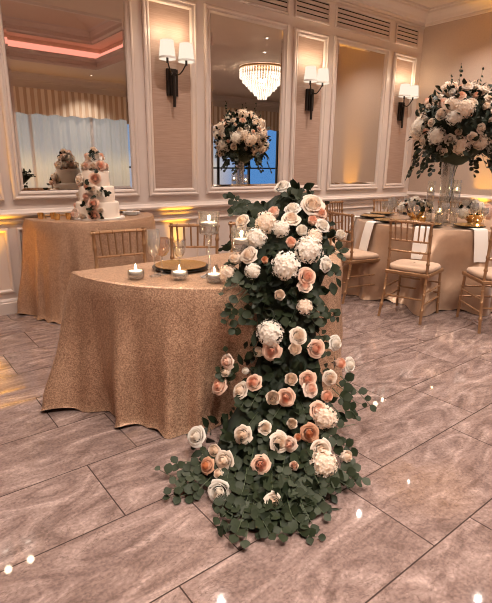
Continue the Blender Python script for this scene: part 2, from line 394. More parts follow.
vl = ['striped fabric valance above the sheer curtains, seen in the left mirror', 'pale striped valance above the blue window, seen in the middle mirror']
for i, (a, b) in enumerate(wins):
    rows = []
    for z in (2.62, 2.9, 3.26):
        rows.append([(a - .2 + (b - a + .4) * q / 160, Y0 + .16 + .02 * math.sin(q * .9), z + (.02 * math.sin(q * .45) if z < 2.7 else 0)) for q in range(161)])
    tag(MB().grid(rows).build('valance', M['valance']), vl[i], 'valance', 'striped window valances')
rows = []
for z in (.02, 1.3, 2.8):
    rows.append([(1.95 + 5.5 * q / 260, Y0 + .07 + .03 * math.sin(q * .37) + .016 * math.sin(q * .91 + 1), z) for q in range(261)])
tag(MB().grid(rows).build('sheer_curtain', M['sheer']), 'long white sheer curtains glowing with dusk light, seen in the left mirror', 'curtain')
for xx, lb in ((8.05, 'cream drape hanging left of the blue window in the middle mirror'),):
    rows = []
    for z in (.02, 1.5, 2.8): rows.append([(xx + .5 * q / 60, Y0 + .1 + .035 * math.sin(q * .9), z) for q in range(61)])
    tag(MB().grid(rows).build('drape', M['drape']), lb, 'curtain')

# ------------------------------------------------------------------ lamps
def lamp(name, kind, loc, energy, col, parent=None, **kw):
    d = bpy.data.lights.new(name, kind); d.energy = energy; d.color = col
    for q, v in kw.items(): setattr(d, q, v)
    o = bpy.data.objects.new(name, d); COL.objects.link(o); o.location = loc
    if parent: o.parent = parent
    return o
WARM = (1., .86, .75)
dl = [(.07, 3.7), (1.33, 3.7), (2.59, 3.7), (3.85, 3.7), (5.09, 3.7), (6.35, 3.7), (5.05, 1.87), (6.3, 2.1), (7.0, 1.2), (2.6, 2.3), (.3, 2.3), (5.6, -.1), (5.3, -3.9), (2.5, -3.9), (-.5, -3.9), (.2, -.45, CE + 1.1), (2.4, -.45, CE + 1.1), (.2, -1.1, CE + 1.1), (2.4, -1.1, CE + 1.1), (1.3, -.75, CE + 1.1), (9.5, -2.6), (9.5, 1.5), (12, -1)]  # entries with a height are unseen fill lamps added inside the tray
for i, (x, y, *h) in enumerate(dl):
    th = thing('ceiling_downlight_or_fill', 'small round recessed ceiling downlight seen as a reflection, tray ones unseen and added for fill', 'ceiling light', (x, y, h[0] if h else CE), 0, 'recessed ceiling downlights')
    MB().lathe([(.017, -.002), (.05, -.006), (.058, -.004), (.058, 0)], 20).build('trim_ring', M['china'], th)
    MB().lathe([(0, -.003), (.018, -.003)], 20).build('lens', M['down'], th)
    l = lamp('downlight_or_fill_beam', 'SPOT', (0, 0, -.03), E_DOWN * (4. if h else 2.2 if y < -3 else 1.7 if x > 4.5 else 1.15), WARM, th, spot_size=2.0, spot_blend=1., shadow_soft_size=.012)
# chandelier (in the middle mirror)
ch = thing('chandelier', 'tiered crystal chandelier glowing, seen in the middle mirror', 'chandelier', (7.95, 0, CE))
MB().lathe([(0, 0), (.2, 0), (.2, -.04), (.05, -.06), (.05, -.3)], 24).build('canopy', M['gold'], ch)
for ti, (r, z, hh) in enumerate(((.54, -.02, .20), (.47, -.12, .20), (.34, -.26, .18), (.22, -.38, .16), (.12, -.48, .14))):
    tr = MB().lathe([(r, z + .01), (r + .02, z), (r + .02, z - .03), (r, z - .04)], 40).build('ring', M['gold'], ch)
    g = MB(); n = int(90 * r / .54) + 14
    for q in range(n):
        a = 2 * PI * q / n
        for rr, dz in ((r, 0), (r * .86, -.05)):
            px, py = rr * math.cos(a), rr * math.sin(a)
            for b in range(4):
                zz = z - .04 + dz - hh * (b + .5) / 4
                s_ = .017
                g.add([(px + s_, py, zz), (px, py + s_, zz), (px - s_, py, zz), (px, py - s_, zz), (px, py, zz + .032), (px, py, zz - .032)],
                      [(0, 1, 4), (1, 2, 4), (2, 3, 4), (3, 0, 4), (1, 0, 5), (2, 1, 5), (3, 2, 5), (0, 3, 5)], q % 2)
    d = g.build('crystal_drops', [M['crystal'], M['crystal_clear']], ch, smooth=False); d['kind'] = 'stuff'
lamp('chandelier_glow', 'POINT', (0, 0, -.32), E_CHAND, (1., .82, .66), ch, shadow_soft_size=.08)
# sconces
def sconce(x, label):
    th = thing('wall_sconce', label, 'wall lamp', (x, WA - .004, 2.2), 0, 'twin shade wall sconces')
    b = MB().box((-.062, -.03, -.13), (.062, 0, .13)); b.box((-.035, -.045, -.13), (.035, -.03, .13))
    b.build('backplate', M['bronze'], th, smooth=False)
    MB().tube([(0, -.055, .06), (0, -.055, -.24)], .016, 10).build('stem', M['bronze'], th)
    for sx, top in ((-1, .16), (1, .16)):
        pts = []
        for q in range(9):
            u = q / 8; pts.append((sx * (.02 + .09 * (u ** 1.4)), -.055 - .07 * u, .07 + .03 * math.sin(u * PI) * (-1) + .09 * u * u + .02))
        MB().tube(pts, .0075, 8).build('arm', M['bronze'], th)
        cx_, cy_, cz = sx * .11, -.125, .18
        MB().lathe([(0, -.02), (.012, -.02), (.012, .03), (.02, .035), (.02, .04), (0, .04)], 12, (cx_, cy_, cz)).build('candle_socket', M['bronze'], th)
        sh = MB().lathe([(.083, .015), (.083, .02), (.066, .185), (.064, .185), (.081, .018)], 28, (cx_, cy_, cz)).build('lamp_shade', M['shade'], th)
        MB().lathe([(.010, .04), (.022, .06), (.028, .09), (.02, .12), (.0, .125)], 14, (cx_, cy_, cz)).build('bulb', M['trimw'], sh)
        MB().lathe([(.0835, .014), (.085, .014), (.084, .034), (.082, .034), (.0835, .014)], 28, (cx_, cy_, cz)).build('shade_trim', M['china'], sh)
        lamp('sconce_glow', 'POINT', (cx_, cy_ - .0, cz + .30), E_SC * 1.3, (1., .76, .52), th, shadow_soft_size=.035)
sconce(.695, 'lit twin shade bronze sconce beyond the wall end, seen as a floor reflection')
sconce(2.745, 'lit twin shade bronze sconce between the cake mirror and the chandelier mirror')
sconce(4.765, 'lit twin shade bronze sconce between the chandelier mirror and the bare amber mirror')
sconce(6.745, 'lit twin shade bronze sconce in the narrow panel beside the room corner')
# amber uplights
def uplight(x, y, label, tilt, rz, e, cone=1.1):
    th = thing('uplight', label, 'uplight', (x, y, 0), rz, 'amber floor uplights')
    MB().lathe([(0, 0), (.06, 0), (.06, .015), (.05, .02), (.05, .13), (.045, .13), (.045, .12)], 20).build('can', M['black'], th)
    MB().lathe([(0, .121), (.045, .121)], 20).build('lens', M['amber'], th)
    l = lamp('uplight_beam', 'SPOT', (0, 0, .14), e, (1., .48, .03), th, spot_size=cone, spot_blend=.8, shadow_soft_size=.04)
    l.rotation_euler = (PI - tilt, 0, 0)
uplight(.70, 4.66, 'amber uplight on the floor against the wainscot left of the cake table', .06, 0, E_UP * .8)
uplight(2.75, 4.715, 'amber uplight on the floor under the sconce behind the sweetheart table', .02, 0, E_UP * .8, .62)
uplight(6.80, 3.55, 'amber uplight on the floor against the plain tan wall', .30, -PI / 2, E_UP * 1.1, .38)
uplight(6.5, 2.75, 'amber uplight on the floor washing the ceiling corner beyond the satin table', .2, 0, E_UP * 4., .5)
uplight(3.9, -4.35, 'amber uplight by the window wall, out of sight below the left mirror view', .1, PI, E_UP * .35)
uplight(6.9, -4.35, 'amber uplight by the window wall, out of sight beside the cream drape', .1, PI, E_UP * .35)
# a tall cream floor, sky beyond the windows
wd = bpy.data.worlds.new('dusk_sky'); S.world = wd; wd.use_nodes = True; nt = wd.node_tree; N = nt.nodes; L = nt.links
bg = N['Background']; tc = N.new('ShaderNodeTexCoord'); sp = N.new('ShaderNodeSeparateXYZ'); L.new(tc.outputs['Generated'], sp.inputs[0])
ns = N.new('ShaderNodeTexNoise'); ns.inputs['Scale'].default_value = 14; ns.inputs['Detail'].default_value = 5; L.new(tc.outputs['Generated'], ns.inputs['Vector'])
zz = N.new('ShaderNodeMath'); zz.operation = 'MULTIPLY_ADD'; zz.inputs[1].default_value = .09; L.new(ns.outputs['Fac'], zz.inputs[0]); L.new(sp.outputs['Z'], zz.inputs[2])
zr = N.new('ShaderNodeMapRange'); zr.inputs[1].default_value = -.02; zr.inputs[2].default_value = .38; L.new(zz.outputs[0], zr.inputs[0])
ab = N.new('ShaderNodeValToRGB'); L.new(zr.outputs[0], ab.inputs[0])
e = ab.color_ramp.elements; e[0].position = .0; e[0].color = (.70, .50, .34, 1); e[1].position = 1.; e[1].color = (.29, .31, .335, 1)
x = e.new(.16); x.color = (.95, .78, .56, 1); x = e.new(.24); x.color = (.47, .475, .475, 1)
mr = N.new('ShaderNodeMapRange'); mr.inputs[1].default_value = .545; mr.inputs[2].default_value = .61; L.new(sp.outputs['X'], mr.inputs[0])
mx = N.new('ShaderNodeMix'); mx.data_type = 'RGBA'; L.new(mr.outputs[0], mx.inputs[0]); L.new(ab.outputs[0], mx.inputs[6]); mx.inputs[7].default_value = (.10, .30, .72, 1)
L.new(mx.outputs[2], bg.inputs[0]); bg.inputs[1].default_value = E_SKY
# ------------------------------------------------------------------ flowers
def rose_mesh(kind, variant):
    rnd = random.Random(variant * 17 + 3); mb = MB()
    op = (1., .86, .72)[variant % 3]          # how far the bloom has opened
    layers = [(.0, 2, .05, .56), (.08, 3, .11, .575), (.22, 4, .185, .57), (.4, 5, .27, .545), (.65, 5, .37, .50), (.9, 6, .455, .43)]
    if op < .75: layers = layers[:5]
    for li, (t, n, R, Hh) in enumerate(layers):
        a0 = rnd.random() * 6.3
        for k in range(n):
            a = a0 + 2 * PI * k / n + rnd.uniform(-.12, .12); hw = PI / n * (1.45 + .25 * t)
            hh = Hh * rnd.uniform(.95, 1.05); rr = R * (op if t > .4 else 1.) * rnd.uniform(.95, 1.05)
            rows = []
            for i in range(7):
                v = i / 6; row = []
                wv = hw * (.55 + .45 * math.sin(min(1, v * 1.3) * PI / 2)) * (1 if v < .7 else 1 - ((v - .7) / .3) ** 2 * .26)
                for j in range(7):
                    u = j / 6 * 2 - 1
                    cl = rr * (.52 + 1.15 * v - 1.0 * v * v)         # cupped inner petal
                    opn = rr * (.34 + .62 * v ** .7 + .16 * v ** 4)  # outer petal, rolled lip
                    r = cl * (1 - t) + opn * t + .035 * u * (.4 + .6 * t) + .012 * (u * u) * t
                    lip = max(0, v - .70) / .30
                    z = hh * (v ** .9) - t * .15 * lip * lip - .085 * lip * u * u * (1 - .4 * t) - t * .08
                    ang = a + u * wv
                    row.append((r * math.cos(ang), r * math.sin(ang), z - .22))
                rows.append(row)
            mb.grid(rows, 1 if t < .4 else 0)
    mb.lathe([(0, -.31), (.08, -.30), (.15, -.22), (.20, -.10)], 8, mi=2)
    for k in range(5):
        a = k * 2 * PI / 5; c_, s_ = math.cos(a), math.sin(a)
        mb.add([(.05 * c_ - .06 * s_, .05 * s_ + .06 * c_, -.28), (.05 * c_ + .06 * s_, .05 * s_ - .06 * c_, -.28), (.34 * c_, .34 * s_, -.20)], [(0, 1, 2)], 2)
    return mb.mesh('rose', [M['po' + kind], M['pi' + kind], M['leafd']], True, None)
def hydra_mesh(kind, variant):
    rnd = random.Random(variant + 90); mb = MB(); n = 96
    for i in range(n):
        ct = 1 - 1.35 * (i + .5) / n; stt = math.sqrt(1 - ct * ct); ph = i * 2.39996 + rnd.uniform(-.2, .2)
        d = Vector((stt * math.cos(ph), stt * math.sin(ph), ct)); R = .46 * rnd.uniform(.82, 1.1)
        T = orient(d * R, d + Vector((rnd.uniform(-.25, .25), rnd.uniform(-.25, .25), rnd.uniform(-.1, .3))), 1, rnd.random() * 6.3)
        w = .078
        for q in range(4):
            a = q * PI / 2; c_, s_ = math.cos(a), math.sin(a)
            P = [(0, 0, 0), (w * .75, -w * .55, .014), (w * 1.25, 0, .026), (w * .75, w * .55, .014)]
            mb.add([(x * c_ - y * s_, x * s_ + y * c_, z) for x, y, z in P], [(0, 1, 2, 3)], 1 if rnd.random() < .25 else 0, T)
    mb.lathe([(0, -.36), (.2, -.26), (.34, -.1), (.37, .06), (.32, .22), (.18, .33), (0, .36)], 12, mi=2)
    return mb.mesh('hydrangea', [M['po' + kind], M['pi' + kind], M['pi' + kind]], False)
FC = {}
def flower_mesh(k, c, v):
    if False: pass
    key = (k, c, v % 3)
    if key not in FC: FC[key] = rose_mesh(c, v % 3) if k == 'r' else hydra_mesh(c, v % 3)
    return FC[key]
FN = {'r': 'rose', 'h': 'hydrangea'}
CN = {'w': 'white', 'c': 'cream', 'b': 'blush', 'p': 'peach', 'o': 'rust orange'}
def leaf(mb, p, d, nrm, L_, W_, mi=0, cup=.15, tip=False):
    d = Vector(d).normalized(); nrm = Vector(nrm); nrm = (nrm - d * nrm.dot(d))
    nrm = nrm.normalized() if nrm.length > 1e-4 else d.orthogonal().normalized()
    s = d.cross(nrm)
    prof = [(0, .06), (.2, .62), (.5, 1.), (.8, .72), (1., .04)] if not tip else [(0, .06), (.25, .75), (.5, 1.), (.78, .6), (1., .0)]
    V = []
    for u, w in prof:
        cc = Vector(p) + d * (L_ * u) - nrm * (cup * L_ * (u - .5) ** 2)
        V += [cc - s * (W_ * w / 2) + nrm * (cup * W_ * w), cc, cc + s * (W_ * w / 2) + nrm * (cup * W_ * w)]
    F = []
    for i in range(4): F += [(i * 3, i * 3 + 1, i * 3 + 4, i * 3 + 3), (i * 3 + 1, i * 3 + 2, i * 3 + 5, i * 3 + 4)]
    mb.add(V, F, mi)
def smooth_path(P, n):
    P = [Vector(p) for p in P]; out = []
    for i in range(n):
        t = i / (n - 1) * (len(P) - 1); k = min(int(t), len(P) - 2); u = t - k
        a, b = P[max(k - 1, 0)], P[k]; c_, d = P[k + 1], P[min(k + 2, len(P) - 1)]
        out.append(.5 * ((2 * b) + (c_ - a) * u + (2 * a - 5 * b + 4 * c_ - d) * u * u + (3 * b - a - 3 * c_ + d) * u ** 3))
    return out
def sprig(P, parent, up, size=.052, seed=0, mats=None, skip=.14):
    rnd = random.Random(seed); mb = MB()
    ln = sum((Vector(a) - Vector(b)).length for a, b in zip(P, P[1:])); n = max(4, int(ln / .034))
    Q = smooth_path(P, n + 1)
    mb.tube(Q, [.0026 * (1 - .5 * i / n) for i in range(n + 1)], 5, 0)
    g = 2 if rnd.random() < .2 else 1
    if mats: g = 3
    for i in range(1, n + 1):
        d = (Q[i] - Q[i - 1]).normalized()
        sd = d.cross(Vector(up)).normalized()
        for sg in ((1, -1) if i < n else (1,)):
            if rnd.random() < skip: continue
            sz = size * rnd.uniform(.75, 1.15) * (1 - .3 * i / n)
            dr = (sd * sg * rnd.uniform(.7, 1.1) + d * rnd.uniform(.2, .8) + Vector(up) * rnd.uniform(-.1, .4)) if i < n else d
            nr = Vector(up) + Vector((rnd.uniform(-.5, .5), rnd.uniform(-.5, .5), rnd.uniform(-.3, .5)))
            leaf(mb, Q[i], dr, nr, sz, sz * .92, g, .10)
    mb.v = [(x, y, max(z, .004)) for x, y, z in mb.v] if not parent.get('raised') else mb.v
    return mb.build('eucalyptus_sprig', [M['stem'], M['leafe'], M['leafg'], M['leafd']], parent, True, None)

FL = [(1.84,2.03,1.269,0.076,'r','w',-0.62),(1.752,1.85,1.164,0.095,'r','w',0.07),(1.671,1.903,1.144,0.089,'r','b',-0.26),(1.867,1.821,1.182,0.122,'r','c',0.5),
(1.891,1.784,1.142,0.067,'r','p',0.71),(1.805,1.758,1.108,0.071,'r','p',0.51),(1.709,1.814,1.119,0.082,'r','c',0.11),(1.846,1.722,1.086,0.077,'r','w',0.68),
(1.714,1.736,1.066,0.086,'r','w',0.28),(1.609,1.892,1.097,0.11,'h','b',-0.37),(1.638,1.809,1.073,0.086,'h','w',-0.09),(1.63,1.723,1.014,0.078,'r','p',0.07),
(1.532,1.879,1.023,0.108,'h','w',-0.52),(1.683,1.654,0.984,0.133,'h','w',0.38),(1.916,1.662,1.039,0.071,'r','w',0.92),(1.752,1.687,1.039,0.08,'h','b',0.46),
(1.569,2.038,1.096,0.072,'r','c',-0.82),(1.433,1.911,0.926,0.102,'r','c',-0.79),(1.464,1.846,0.953,0.078,'r','c',-0.59),(1.407,1.944,0.846,0.091,'h','b',
-0.93),(1.453,1.798,0.882,0.077,'h','w',-0.49),(1.555,1.673,0.916,0.135,'h','w',0.04),(1.743,1.591,0.916,0.078,'r','w',0.68),(1.495,1.759,0.936,0.049,'r',
'o',-0.31),(1.637,1.61,0.866,0.071,'r','p',0.41),(1.62,1.604,0.822,0.065,'r','b',0.41),(1.505,1.659,0.783,0.092,'r','c',-0.1),(1.605,1.586,0.723,0.076,
'h','b',0.47),(1.465,1.673,0.594,0.126,'h','w',-0.47),(1.434,1.715,0.486,0.078,'r','c',-0.7),(1.454,1.646,0.511,0.082,'r','p',-0.4),(1.309,1.813,0.433,
0.073,'r','b',-1.3),(1.303,1.812,0.381,0.068,'r','c',-1.28),(1.27,1.826,0.31,0.092,'r','p',-1.25),(1.359,1.663,0.364,0.094,'r','p',-0.62),(1.377,1.747,
0.39,0.051,'r','w',-0.88),(1.315,1.709,0.314,0.073,'r','c',-0.8),(1.548,1.564,0.593,0.087,'r','c',0.26),(1.524,1.559,0.531,0.109,'r','c',0.16),(1.645,1.533,
0.516,0.078,'r','p',0.69),(1.814,1.559,0.499,0.083,'r','w',1.18),(1.792,1.505,0.411,0.088,'r','p',1.19),(1.884,1.512,0.377,0.067,'r','w',1.3),(1.678,1.46,
0.378,0.068,'r','c',0.9),(1.469,1.518,0.402,0.108,'r','c',0.11),(1.544,1.482,0.399,0.066,'r','p',0.44),(1.539,1.458,0.358,0.082,'r','b',0.48),(1.612,1.42,
0.315,0.089,'r','p',0.75),(1.539,1.4,0.272,0.077,'r','p',0.6),(1.553,1.366,0.241,0.11,'h','b',0.69),(1.379,1.541,0.325,0.119,'r','c',-0.18),(1.424,1.5,
0.331,0.075,'r','p',0.05),(1.293,1.494,0.222,0.059,'r','c',-0.16),(1.397,1.426,0.237,0.075,'r','c',0.21),(1.31,1.415,0.18,0.074,'r','c',0.08),(1.345,1.382,
0.173,0.063,'r','b',0.22),(1.387,1.379,0.194,0.048,'r','o',0.3),(1.445,1.359,0.203,0.07,'r','o',0.47),(1.19,1.398,0.121,0.083,'r','p',-0.11),(1.302,1.305,
0.118,0.057,'r','b',0.3),(1.457,1.293,0.144,0.096,'r','c',0.62),(1.423,1.241,0.114,0.116,'h','b',0.66),(1.54,1.219,0.117,0.092,'r','c',0.93),(1.072,1.735,
0.138,0.083,'r','w',-1.02),(1.207,1.55,0.187,0.101,'r','c',-0.42),(1.087,1.597,0.128,0.086,'r','c',-0.71),(1.084,1.522,0.116,0.073,'r','c',-0.57),(1.021,
1.564,0.094,0.069,'r','o',-0.76),(1.04,1.498,0.081,0.062,'r','c',-0.59),(0.995,1.433,0.048,0.087,'r','w',-0.67),(1.133,1.246,0.052,0.075,'r','c',0.01)]
SP = [[(1.485,1.946,0.899),(1.433,1.945,0.874),(1.362,1.898,0.82),(1.297,1.841,0.79)],[(1.485,1.895,0.856),(1.386,1.831,0.82),(1.313,1.83,0.795)],[(1.487,1.864,
0.82),(1.381,1.799,0.787),(1.343,1.813,0.764),(1.325,1.821,0.72)],[(1.412,1.785,0.795),(1.365,1.802,0.738),(1.329,1.818,0.679),(1.308,1.823,0.62)],[(1.453,
1.773,0.791),(1.413,1.784,0.724),(1.373,1.795,0.667),(1.363,1.798,0.611)],[(1.483,1.763,0.814),(1.451,1.769,0.742),(1.442,1.771,0.67),(1.42,1.774,0.617)],
[(1.535,1.829,0.913),(1.477,1.804,0.853),(1.423,1.782,0.794)],[(1.363,1.798,0.595),(1.327,1.815,0.619),(1.3,1.829,0.661)],[(1.391,1.786,0.655),(1.355,1.804,
0.678),(1.321,1.824,0.71)],[(1.652,1.976,1.091),(1.667,2.098,1.144),(1.764,2.317,1.164),(1.726,2.375,1.191)],[(1.629,2.032,1.087),(1.643,2.102,1.134),(1.68,
2.225,1.145),(1.596,2.168,1.12)],[(1.621,1.971,1.062),(1.624,2.026,1.12),(1.703,2.172,1.159),(1.749,2.268,1.168)],[(1.695,1.961,1.122),(1.705,2.042,1.163),
(1.683,2.065,1.157)],[(1.833,1.911,1.177),(1.814,1.94,1.218),(1.812,1.953,1.234)],[(1.879,1.888,1.177),(1.844,1.901,1.215),(1.818,1.92,1.225)],[(1.524,
1.749,0.76),(1.484,1.746,0.711),(1.473,1.746,0.651)],[(1.649,1.666,0.785),(1.656,1.614,0.744),(1.706,1.59,0.679),(1.723,1.577,0.647)],[(1.714,1.646,0.779),
(1.752,1.61,0.729),(1.806,1.599,0.659),(1.854,1.599,0.617)],[(1.667,1.636,0.685),(1.677,1.586,0.633),(1.726,1.574,0.584)],[(1.686,1.623,0.632),(1.701,1.578,
0.577),(1.726,1.556,0.525)],[(1.609,1.655,0.69),(1.546,1.621,0.649),(1.509,1.622,0.615)],[(1.545,1.709,0.688),(1.495,1.695,0.649),(1.478,1.704,0.608)],
[(1.836,1.65,0.945),(1.867,1.626,0.971),(1.866,1.596,0.944)],[(1.783,1.653,0.913),(1.788,1.601,0.881),(1.829,1.585,0.889)],[(1.807,1.506,0.335),(1.828,
1.454,0.303),(1.848,1.415,0.268),(1.871,1.352,0.214)],[(1.753,1.483,0.314),(1.768,1.427,0.287),(1.772,1.39,0.256),(1.815,1.36,0.233)],[(1.717,1.476,0.304),
(1.72,1.41,0.275),(1.73,1.365,0.236)],[(1.656,1.43,0.254),(1.664,1.371,0.233),(1.721,1.357,0.232),(1.731,1.325,0.21)],[(1.607,1.352,0.165),(1.657,1.323,
0.182),(1.71,1.306,0.182)],[(1.557,1.33,0.14),(1.589,1.26,0.131),(1.624,1.228,0.124)],[(1.491,1.229,0.082),(1.492,1.17,0.074),(1.503,1.122,0.056)],[(1.523,
1.234,0.087),(1.532,1.171,0.077),(1.543,1.122,0.059)],[(1.436,1.238,0.08),(1.437,1.168,0.068),(1.469,1.115,0.045)],[(1.384,1.237,0.072),(1.389,1.17,0.058),
(1.431,1.15,0.061)],[(1.318,1.801,0.315),(1.301,1.813,0.348),(1.275,1.827,0.383)],[(1.347,1.79,0.355),(1.32,1.805,0.401),(1.306,1.82,0.485)],[(1.364,1.696,
0.283),(1.308,1.673,0.271),(1.269,1.653,0.25)],[(1.409,1.658,0.322),(1.354,1.637,0.304),(1.302,1.617,0.265)],[(1.435,1.538,0.272),(1.372,1.51,0.258),(1.34,
1.501,0.241)],[(1.519,1.502,0.288),(1.491,1.445,0.268),(1.47,1.408,0.239)],[(1.339,1.602,0.238),(1.282,1.577,0.226),(1.25,1.566,0.211)],[(1.146,1.565,0.114),
(1.068,1.581,0.105),(0.995,1.6,0.084),(0.934,1.613,0.061)],[(1.055,1.594,0.082),(1.004,1.632,0.083),(0.96,1.681,0.074),(0.916,1.696,0.063)],[(1.022,1.578,
0.064),(0.949,1.595,0.055),(0.898,1.629,0.047),(0.87,1.725,0.046)],[(0.976,1.555,0.045),(0.917,1.577,0.042),(0.848,1.579,0.042)],[(1.025,1.533,0.057),(0.95,
1.515,0.04),(0.907,1.527,0.023),(0.831,1.565,0.019)],[(1.116,1.478,0.08),(1.049,1.418,0.063),(0.996,1.388,0.038),(0.916,1.331,0.03)],[(1.129,1.438,0.077),
(1.064,1.381,0.059),(1.004,1.342,0.042),(0.923,1.312,0.042)],[(1.132,1.399,0.068),(1.074,1.338,0.051),(1.013,1.3,0.027),(0.954,1.275,0.018)],[(1.142,1.37,
0.06),(1.076,1.301,0.044),(1.016,1.251,0.03),(0.932,1.17,0.03)],[(1.144,1.332,0.052),(1.083,1.258,0.042),(1.04,1.205,0.042),(1.017,1.13,0.042)],[(1.176,
1.33,0.058),(1.121,1.252,0.044),(1.068,1.202,0.026),(1.014,1.175,0.018)],[(1.191,1.295,0.053),(1.139,1.224,0.044),(1.098,1.164,0.03),(1.061,1.111,0.03)],
[(1.229,1.287,0.06),(1.185,1.213,0.047),(1.148,1.149,0.042),(1.145,1.1,0.042)],[(1.269,1.293,0.069),(1.244,1.216,0.057),(1.22,1.155,0.039),(1.2,1.088,0.018)],
[(1.302,1.277,0.074),(1.284,1.21,0.062),(1.273,1.151,0.045),(1.269,1.089,0.03)],[(1.331,1.282,0.079),(1.324,1.214,0.072),(1.321,1.163,0.054),(1.306,1.113,
0.042)],[(1.299,1.326,0.088),(1.271,1.258,0.079),(1.242,1.202,0.057),(1.206,1.141,0.036)],[(1.177,1.471,0.1),(1.124,1.417,0.092),(1.083,1.377,0.073),(1.038,
1.346,0.053)],[(1.228,1.365,0.086),(1.181,1.31,0.078),(1.153,1.265,0.059),(1.11,1.202,0.043)],[(1.292,1.371,0.107),(1.265,1.303,0.096),(1.243,1.252,0.075),
(1.214,1.196,0.054)],[(1.173,1.54,0.116),(1.113,1.505,0.107),(1.064,1.467,0.088),(1.026,1.43,0.067)],[(1.401,1.331,0.116),(1.371,1.263,0.103),(1.352,1.219,
0.086),(1.338,1.168,0.063)],[(1.377,1.372,0.124),(1.352,1.306,0.118),(1.328,1.256,0.095)],[(1.243,1.51,0.136),(1.188,1.457,0.123),(1.138,1.421,0.103)],
[(1.31,1.49,0.152),(1.261,1.432,0.138),(1.216,1.392,0.117)],[(1.544,1.4,0.196),(1.54,1.343,0.182),(1.56,1.296,0.156)],[(1.345,1.404,0.131),(1.287,1.354,
0.118),(1.241,1.315,0.099)],[(1.073,1.324,0.042),(1.012,1.285,0.042),(0.951,1.232,0.042),(0.91,1.203,0.042)],[(1.138,1.209,0.025),(1.129,1.139,0.019),(1.128,
1.071,0.019),(1.167,1.024,0.019)],[(1.241,1.584,0.153),(1.185,1.571,0.148),(1.16,1.6,0.154)],[(1.367,1.53,0.218),(1.311,1.494,0.202),(1.268,1.484,0.181)],
[(1.669,1.6,0.535),(1.686,1.559,0.512),(1.726,1.539,0.477)]]
CO = [[(1.837,2.087,1.215),(1.834,2.041,1.218),(1.842,2.007,1.219),(1.852,1.976,1.221),(1.869,1.954,1.221),(1.892,1.937,1.222),(1.924,1.929,1.221),(1.96,1.926,
1.22),(2.006,1.93,1.219)],[(1.725,2.082,1.154),(1.736,2.031,1.157),(1.752,1.986,1.159),(1.775,1.949,1.161),(1.802,1.919,1.162),(1.834,1.893,1.163),(1.874,
1.876,1.162),(1.92,1.864,1.161),(1.972,1.856,1.16)],[(1.608,2.048,1.071),(1.628,1.991,1.075),(1.652,1.94,1.079),(1.683,1.897,1.081),(1.718,1.86,1.083),
(1.76,1.832,1.083),(1.804,1.805,1.083),(1.857,1.786,1.082),(1.918,1.773,1.079)],[(1.528,1.979,0.979),(1.552,1.919,0.985),(1.582,1.868,0.989),(1.616,1.823,
0.992),(1.654,1.783,0.994),(1.699,1.751,0.994),(1.747,1.721,0.994),(1.802,1.698,0.992),(1.863,1.679,0.989)],[(1.473,1.94,0.87),(1.498,1.88,0.878),(1.527,
1.826,0.884),(1.558,1.778,0.888),(1.597,1.738,0.89),(1.643,1.706,0.89),(1.69,1.675,0.89),(1.749,1.655,0.886),(1.81,1.636,0.882)],[(1.415,1.787,0.794),(1.457,
1.769,0.792),(1.503,1.757,0.787),(1.547,1.74,0.784),(1.577,1.707,0.787),(1.614,1.683,0.786),(1.654,1.661,0.785),(1.702,1.646,0.781),(1.759,1.639,0.774)],
[(1.452,1.768,0.68),(1.488,1.754,0.677),(1.526,1.742,0.673),(1.543,1.705,0.679),(1.567,1.678,0.682),(1.597,1.656,0.682),(1.634,1.641,0.679),(1.677,1.632,
0.673),(1.728,1.63,0.665)],[(1.47,1.754,0.559),(1.507,1.743,0.555),(1.522,1.708,0.561),(1.537,1.673,0.568),(1.56,1.646,0.571),(1.59,1.628,0.57),(1.623,
1.613,0.568),(1.665,1.605,0.561),(1.715,1.604,0.551)],[(1.458,1.753,0.438),(1.479,1.719,0.444),(1.492,1.677,0.455),(1.514,1.646,0.46),(1.538,1.617,0.464),
(1.568,1.594,0.464),(1.602,1.577,0.461),(1.645,1.567,0.454),(1.694,1.561,0.444)],[(1.393,1.744,0.327),(1.41,1.694,0.341),(1.432,1.649,0.352),(1.458,1.61,
0.359),(1.49,1.58,0.362),(1.525,1.552,0.362),(1.565,1.529,0.36),(1.613,1.513,0.352),(1.664,1.499,0.343)],[(1.301,1.714,0.234),(1.329,1.662,0.248),(1.36,
1.616,0.258),(1.395,1.575,0.264),(1.431,1.537,0.269),(1.475,1.506,0.268),(1.52,1.478,0.266),(1.571,1.453,0.26),(1.627,1.433,0.251)],[(1.194,1.689,0.152),
(1.231,1.632,0.165),(1.27,1.581,0.176),(1.313,1.535,0.182),(1.359,1.495,0.185),(1.406,1.456,0.187),(1.458,1.421,0.185),(1.515,1.39,0.179),(1.577,1.363,
0.17)],[(1.086,1.612,0.097),(1.131,1.562,0.106),(1.179,1.516,0.111),(1.225,1.468,0.118),(1.277,1.429,0.118),(1.327,1.387,0.12),(1.382,1.35,0.118),(1.438,
1.314,0.115),(1.499,1.281,0.108)],[(1.005,1.536,0.054),(1.053,1.489,0.06),(1.099,1.441,0.068),(1.148,1.397,0.072),(1.198,1.354,0.075),(1.251,1.316,0.074),
(1.303,1.276,0.074),(1.362,1.243,0.068),(1.42,1.207,0.063)],[(0.994,1.428,0.023),(1.031,1.387,0.031),(1.069,1.347,0.038),(1.111,1.313,0.04),(1.152,1.278,
0.043),(1.194,1.244,0.044),(1.24,1.215,0.04),(1.286,1.184,0.038),(1.336,1.158,0.03)],[(0.975,1.318,0.019),(1.01,1.292,0.019),(1.047,1.268,0.017),(1.08,
1.24,0.019),(1.112,1.21,0.022),(1.15,1.186,0.019),(1.186,1.162,0.018),(1.222,1.136,0.017),(1.257,1.109,0.017)]]
